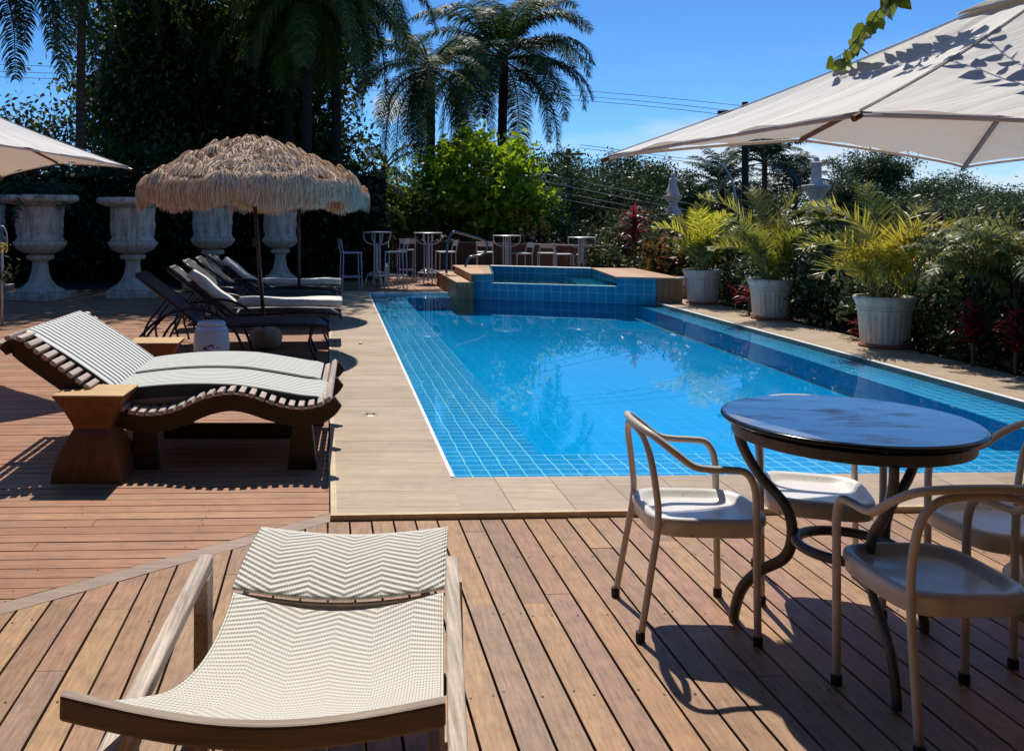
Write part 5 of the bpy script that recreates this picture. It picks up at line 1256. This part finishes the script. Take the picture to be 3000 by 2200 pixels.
GP = 'queen palms'
p = A(229, 900, 21); palm('queen_palm', 'queen palm with a brown ringed trunk at the left', V(p.x, 21, 0), 7.4, .112, 16, 3.4, m_palm, m_palmbark, 3, (1.6, 2.4), (-.3, .9), 70, .62, .04, .9, GP, lean=(.1, 0))
p = A(-45, 900, 17); palm('queen_palm', 'queen palm off the left edge with fronds hanging into the top left corner', V(p.x, 17, 0), 6.1, .12, 18, 3.2, m_palm, m_palmbark, 4, (1.9, 2.7), (-.3, .7), 64, .55, .045, .9, GP, azs=[0, .5, -.4, 1.5, 3, 4.5])
p = A(985, 900, 22); palm('queen_palm', 'queen palm with long hanging fronds in front of the dark trees, crown above the frame', V(p.x, 22, 0), 6.6, .13, 26, 3.0, m_palm, m_darkpb, 5, (1.7, 2.6), (-.6, 1.0), 110, .6, .03, .9, GP)
p = A(845, 900, 23); palm('queen_palm', 'queen palm deepest in the dark mass of trees', V(p.x, 23, 0), 6.4, .13, 20, 3.3, m_palm, m_darkpb, 15, (1.7, 2.6), (-.6, 1.0), 90, .6, .03, 1.0, GP)
p = A(1262, 900, 26); palm('queen_palm', 'queen palm with a column of dense drooping fronds left of the central palm', V(p.x, 26, 0), 5.3, .14, 28, 3.2, m_palm, m_darkpb, 6, (1.8, 2.8), (-1.0, 1.0), 100, .5, .026, .8, GP, azs=[.4, 1.8, 2.6, 3.4, 4.4, 5.5])
p = A(1462, 900, 29); palm('queen_palm', 'queen palm standing alone against the blue sky with a full arching crown', V(p.x, 29, 0), 6.1, .16, 34, 3.55, m_palm, m_darkpb, 7, (1.6, 2.7), (-.5, 1.35), 130, .70, .034, .5, GP, lean=(.15, 0), azs=[.05, .5, 1.2, 2.1, 2.75, 3.2, 3.7, 4.3, 5.0, 5.8])
p = A(900, 900, 20.8); palm('queen_palm', 'queen palm with green fronds drooping low right above the thatched parasol', V(p.x, 20.8, 0), 6.2, .11, 20, 2.4, m_palmm, m_darkpb, 18, (1.8, 2.8), (-.8, .8), 100, .55, .026, .9, GP)
p = A(1130, 600, 28); palm('queen_palm', 'small distant palm arching beside the cloud between the big palms', V(p.x, 28, 0), 2.6, .08, 10, 1.7, m_palm, m_darkpb, 8, (1.7, 2.6), (-.2, 1.2), 56, .36, .022, .9, GP)
p = A(1150, 640, 21.5); palm('queen_palm', 'young sunlit palm with pale green fronds left of the rounded bright tree', V(p.x - .6, 21.5, 0), 1.5, .07, 12, 1.35, m_palmg, m_palmbark, 9, (1.4, 2.4), (.2, 1.2), 44, .3, .03, .8, GP)
# rounded bright tree with hanging yellow flowers
c = A(1395, 545, 24); bt_ = tree('flowering_tree', 'rounded bright green tree with hanging yellow flower strings behind the bar tables', V(c.x, 24, 0), 1.4, .12, (c.x, 23.6, c.z + .05), (1.62, 1.4, 1.40), 130, 10000, .16, .21, m_bush, m_bark, 21, shell=.3, up=.0, flat=.9)
mbf = []; rng = np.random.default_rng(9)
for k in range(26):
    q = A(rng.uniform(1440, 1610), rng.uniform(600, 660), 22.8); L = rng.uniform(.25, .55); m = 26
    mbf.append(np.stack([q.x + rng.normal(0, .03, m), q.y + rng.normal(0, .03, m), q.z - rng.uniform(0, L, m)], 1))
Vv, Fq = leaf_arrays(np.concatenate(mbf), .06, .7); o = npmesh('flower_strings', Vv, Fq, m_yel, bt_)
c = A(1565, 610, 23.3); tree('garden_tree', 'small bright shrubby tree at the right foot of the rounded flowering tree', V(c.x, 23.3, 0), .9, .05, (c.x, 23.3, c.z), (.55, .5, .55), 40, 2000, .16, .14, m_bush, m_bark, 22)
c = A(1165, 600, 23); tree('garden_tree', 'dark shrubby tree left of the rounded flowering tree', V(c.x, 23, 0), 1.1, .06, (c.x, 23, c.z), (.95, .7, .85), 60, 5200, .2, .12, m_mid2, m_bark, 23)
c = A(1400, 640, 25); tree('garden_tree', 'dark undergrowth tree beneath the rounded flowering tree', V(c.x, 25, 0), .8, .06, (c.x, 25, c.z), (2.6, .6, .75), 80, 6000, .25, .15, m_mid, m_bark, 24)
c = A(1090, 700, 22); tree('garden_tree', 'bright young shrub growing behind the leftmost bar table', V(c.x, 22, 0), .3, .03, (c.x, 22, .75), (.45, .3, .7), 30, 1300, .12, .11, m_sh2, m_bark, 25)
# beyond the garden wall
GF = 'trees beyond the garden wall'
def ft(x, y, Y, rpx, hpx, n, label, mat, seed, size, cr, nc=70, **kw): return dtree(x, y, Y, rpx, hpx, n, label, mat, seed, size, cr, nc, group=GF, **kw)
ft(1600, 540, 36, 130, 140, 6000, 'dark tree behind the right side of the central palm', m_mid, 40, .25, .5)
ft(1780, 580, 33, 190, 110, 9000, 'broad dark tree with hanging foliage left of the left statue', m_mid, 41, .2, .4, droop=.6)
ft(1870, 530, 37, 110, 70, 4500, 'dark tree peak behind the left statue', m_mid, 42, .22, .4)
ft(2015, 580, 40, 48, 72, 3500, 'small rounded dark green tree right of the left statue', m_mid, 43, .18, .3)
ft(2150, 600, 44, 120, 60, 4000, 'dark trees under the street lamp', m_far, 44, .25, .5)
ft(2480, 520, 46, 50, 95, 2600, 'thin feathery grey green tree right of the right statue', m_grey, 45, .22, .4, nc=40)
ft(2585, 510, 44, 80, 85, 6000, 'dark olive conifer like tree under the parasol edge', m_far, 46, .22, .4, up=.4)
ft(2480, 585, 40, 90, 55, 4000, 'olive bush right of the right statue', m_far, 47, .2, .35)
ft(2700, 605, 46, 130, 60, 6500, 'dark round tree under the rib end of the canvas parasol', m_mid, 48, .25, .5)
ft(2800, 560, 50, 120, 60, 1900, 'airy tree with open branches at the right', m_far, 49, .22, .35, nc=46)
ft(2880, 612, 44, 140, 45, 6500, 'dark low tree near the right edge', m_far, 50, .25, .5)
ft(3010, 615, 40, 130, 34, 5500, 'dark low tree cut by the right edge', m_mid, 51, .25, .5)
ft(2260, 585, 50, 110, 55, 3500, 'dark tree left of the right statue', m_far, 52, .25, .45)
ft(2620, 630, 38, 190, 45, 6000, 'olive hedge like tree row just above the garden wall', m_far, 53, .2, .4)
ft(2930, 640, 36, 190, 40, 6000, 'dark hedge like tree row at the right above the garden wall', m_far, 54, .2, .4)
p = A(2240, 600, 38); palm('feathery_palm', 'grey green feathery palm right of the utility pole', V(p.x, 38, 0), 3.4, .12, 24, 2.0, m_grey, m_palmbark, 31, (.9, 2.0), (-.1, 1.4), 44, .5, .05, .5, 'feathery palms beyond the wall')
p = A(2115, 600, 41); palm('feathery_palm', 'grey green feathery palm left of the utility pole', V(p.x, 41, 0), 2.5, .12, 20, 2.0, m_grey, m_palmbark, 32, (1.0, 2.0), (-.1, 1.4), 44, .5, .05, .5, 'feathery palms beyond the wall')
p = A(2330, 600, 39); palm('feathery_palm', 'grey green feathery palm spreading just left of the right statue', V(p.x, 39, 0), 2.4, .1, 18, 1.9, m_grey, m_palmbark, 33, (.8, 1.8), (.0, 1.4), 44, .5, .05, .5, 'feathery palms beyond the wall')
# distant wood all round; outside the view drawn closer and raised to block sky light
rng = np.random.default_rng(77); n = 40000; a = rng.uniform(-PI, PI, n); out = np.clip((np.abs(a) - .85) / .5, 0, 1); rr = rng.uniform(62, 82, n) * (1 - .62 * out); hh = (1.9 + .9 * np.sin(a * 9) + .8 * np.sin(a * 23 + 1)) * (1 + 2.2 * out)
P = np.stack([np.sin(a) * rr, np.cos(a) * rr, rng.uniform(-.2, 1, n) * hh], 1); Vv, Fq = leaf_arrays(P, .9, .6)
struct(npmesh('distant_wood', Vv, Fq, m_far), 'stuff')
n = 9000; P = np.stack([rng.uniform(5.75, 8.3, n), rng.uniform(6.5, 20, n), rng.uniform(-.12, .16, n)], 1); Vv, Fq = leaf_arrays(P, .09, .5, .4)
struct(npmesh('ground_cover', Vv, Fq, m_sh1), 'stuff')

# ================================================================ poles, lamp and cables
m_upole = plain('dark_timber_pole', (.045, .028, .022), rough=.8)
m_wire = plain('cable', (.03, .03, .035), rough=.6)
m_wire2 = plain('pale_cable', (.30, .30, .30), rough=.5)
def upole(x, yt, Y, r, label, arm):
    t = thing('utility_pole', label, 'utility pole', V(A(x, yt, Y).x, Y, -.1), 0, 'utility poles'); p = A(x, yt, Y); b = MB(); b.tube([(p.x, Y, -.1), p], [r * 1.1, r * .9], 12); b.build('post', m_upole, t)
    b = MB(); b.box((p.x, Y, p.z - arm), (1.6, .09, .1)); b.build('crossarm', m_upole, t)
upole(2183, 300, 27, .10, 'dark utility pole disappearing behind the big canvas parasol', .3)
upole(1665, 436, 42, .12, 'short dark utility pole right of the central palm', .25)
t = thing('street_lamp', 'street lamp on a thin curved arm left of the dark utility pole', 'street lamp', V(A(2163, 640, 33).x, 33, 0)); b = MB()
b.tube(catmull([A(2163, 640, 33) - V(0, 0, 1.6), A(2158, 620, 33), A(2148, 545, 33), A(2135, 510, 33), A(2118, 488, 33), A(2105, 479, 33)], 5), .045, 8); b.build('post', m_alu, t, True)
b = MB(); b.hexa([A(2082, 480, 32.9), A(2108, 482, 32.9), A(2108, 482, 33.2), A(2082, 480, 33.2)], [A(2090, 473, 32.95), A(2106, 475, 32.95), A(2106, 475, 33.15), A(2090, 473, 33.15)]); b.build('lamp_head', m_upole, t)
def cable(pts, r, label, grp, mat=m_wire):
    P = catmull([A(*p) for p in pts], 8); b = MB(); b.tube(P, r, 5); tag(b.build('power_cable', mat), label, 'cable', grp)
for k, (dy, l) in enumerate(((0, 'topmost of the thin cables crossing the sky behind the palms'), (20, 'second of the thin cables crossing the sky behind the palms'), (36, 'third of the thin cables crossing the sky behind the palms'))):
    cable([(-150, 185 + dy, 36), (900, 222 + dy, 38), (1750, 270 + dy * .8, 40), (2450, 340 + dy, 42)], .012, l, 'thin cables across the sky')
for k, dy in enumerate((0, 22, 44, 62)):
    l = ['uppermost', 'second', 'third', 'lowest'][k] + ' of the pale cables sloping down across the bright tree to the left statue'
    cable([(1395, 470 + dy, 22.4), (1700, 532 + dy, 23.2), (2060, 606 + dy * .9, 24.0)], .009, l, 'pale cables in front of the trees', m_wire2)
b = MB(); b.tube([A(1597, 508, 22.85), A(1597, 582, 22.85)], .014, 6); tag(b.build('cable_spacer', m_wire2), 'short vertical spacer rod joining the pale sloping cables', 'spacer')
for k, dy in enumerate((0, 9, 40)):
    cable([(1700, 425 + dy, 42), (2200, 485 + dy, 46), (3150, 560 + dy, 52)], .013, ['upper', 'middle', 'lower'][k] + ' of the far cables above the distant trees on the right', 'far cables on the right')

# ================================================================ unseen roof and wall added behind the camera to block sky light
m_dtim = plain('dark_sky_blocker', (.06, .04, .03), (.04, .028, .02), 6, .8)
vr = thing('sky_blocker', 'unseen dark roof, wall and posts added behind the camera to block sky light', 'light blocker', V(0, -3))
b = MB(); b.poly([(-15, -8), (15, -8), (15, 2.3), (-15, 2.3)], 3.15, 3.3); b.build('roof', m_dtim, vr)
b = MB(); b.poly([(-15, -8.2), (15, -8.2), (15, -8), (-15, -8)], -.1, 3.149); b.build('back_wall', m_dtim, vr)
for x in (-9, -4.5, 4.6, 9):
    b = MB(); b.box((x, .3, 1.575), (.18, .18, 3.15)); b.build('post', m_dtim, vr)

# ================================================================ sky, sun, camera
W = bpy.data.worlds.new('World'); SC.world = W; W.use_nodes = True; nt = W.node_tree; bg = nt.nodes['Background']
sky = nt.nodes.new('ShaderNodeTexSky'); sky.sky_type = 'NISHITA'; sky.sun_disc = False; sky.sun_elevation = R(SUN_EL); sky.sun_rotation = R(SUN_AZ)
sky.altitude = 300; sky.air_density = .7; sky.dust_density = .15; sky.ozone_density = 8
tc = nt.nodes.new('ShaderNodeTexCoord'); mp = nt.nodes.new('ShaderNodeMapping'); mp.inputs['Scale'].default_value = (1, 1, 3.2); lk(nt, tc.outputs['Generated'], mp.inputs[0])
n1 = noise(nt, mp.outputs[0], 3.2, 8, .6); sp = nt.nodes.new('ShaderNodeSeparateXYZ'); lk(nt, tc.outputs['Generated'], sp.inputs[0])
low = ramp(nt, sp.outputs[2], [(0, (1, 1, 1)), (.06, (.8, .8, .8)), (.17, (0, 0, 0))])
cl = math2(nt, 'MULTIPLY', ramp(nt, n1, [(.46, (0, 0, 0)), (.62, (1, 1, 1))]), low)
cl = math2(nt, 'MULTIPLY', cl, ramp(nt, sp.outputs[0], [(.10, (.15, .15, .15)), (.40, (1, 1, 1))]))
# one small puff between the palms
d0 = (A(1150, 318, 10) - EY).normalized(); ds = nt.nodes.new('ShaderNodeVectorMath'); ds.operation = 'DISTANCE'; lk(nt, tc.outputs['Generated'], ds.inputs[0]); ds.inputs[1].default_value = d0
pf = ramp(nt, math2(nt, 'ADD', ds.outputs['Value'], math2(nt, 'MULTIPLY', noise(nt, tc.outputs['Generated'], 60, 5), .03)), [(.022, (1, 1, 1)), (.038, (0, 0, 0))])
cl = math2(nt, 'MAXIMUM', cl, math2(nt, 'MULTIPLY', pf, .85))
sk = mixc(nt, 1.0, sky.outputs[0], (.60, .94, 1.12), 'MULTIPLY')
lk(nt, mixc(nt, cl, sk, (6.6, 6.9, 7.2)), bg.inputs[0]); bg.inputs[1].default_value = .125
L = bpy.data.lights.new('sun', 'SUN'); L.energy = 5.0; L.angle = R(.53); L.color = (1.0, .95, .87); so = bpy.data.objects.new('sun', L); COL.objects.link(so)
so.rotation_euler = (-SUN).to_track_quat('-Z', 'Y').to_euler(); so.location = SUN * 50
cam = bpy.data.cameras.new('camera'); co = bpy.data.objects.new('camera', cam); COL.objects.link(co); co.location = (0, 0, EYE); co.rotation_euler = (R(90), 0, 0)
cam.sensor_width = 36; cam.lens = 36 * F / 3000; cam.shift_x = (1500 - CX) / 3000; cam.shift_y = -(1100 - CY) / 3000; cam.clip_end = 2000; cam.clip_start = .05; SC.camera = co
vs = SC.view_settings; vs.view_transform = 'Standard'; vs.look = 'None'; vs.exposure = 0; vs.gamma = 1
SC.cycles.max_bounces = 10; SC.cycles.transparent_max_bounces = 16; SC.cycles.use_denoising = True
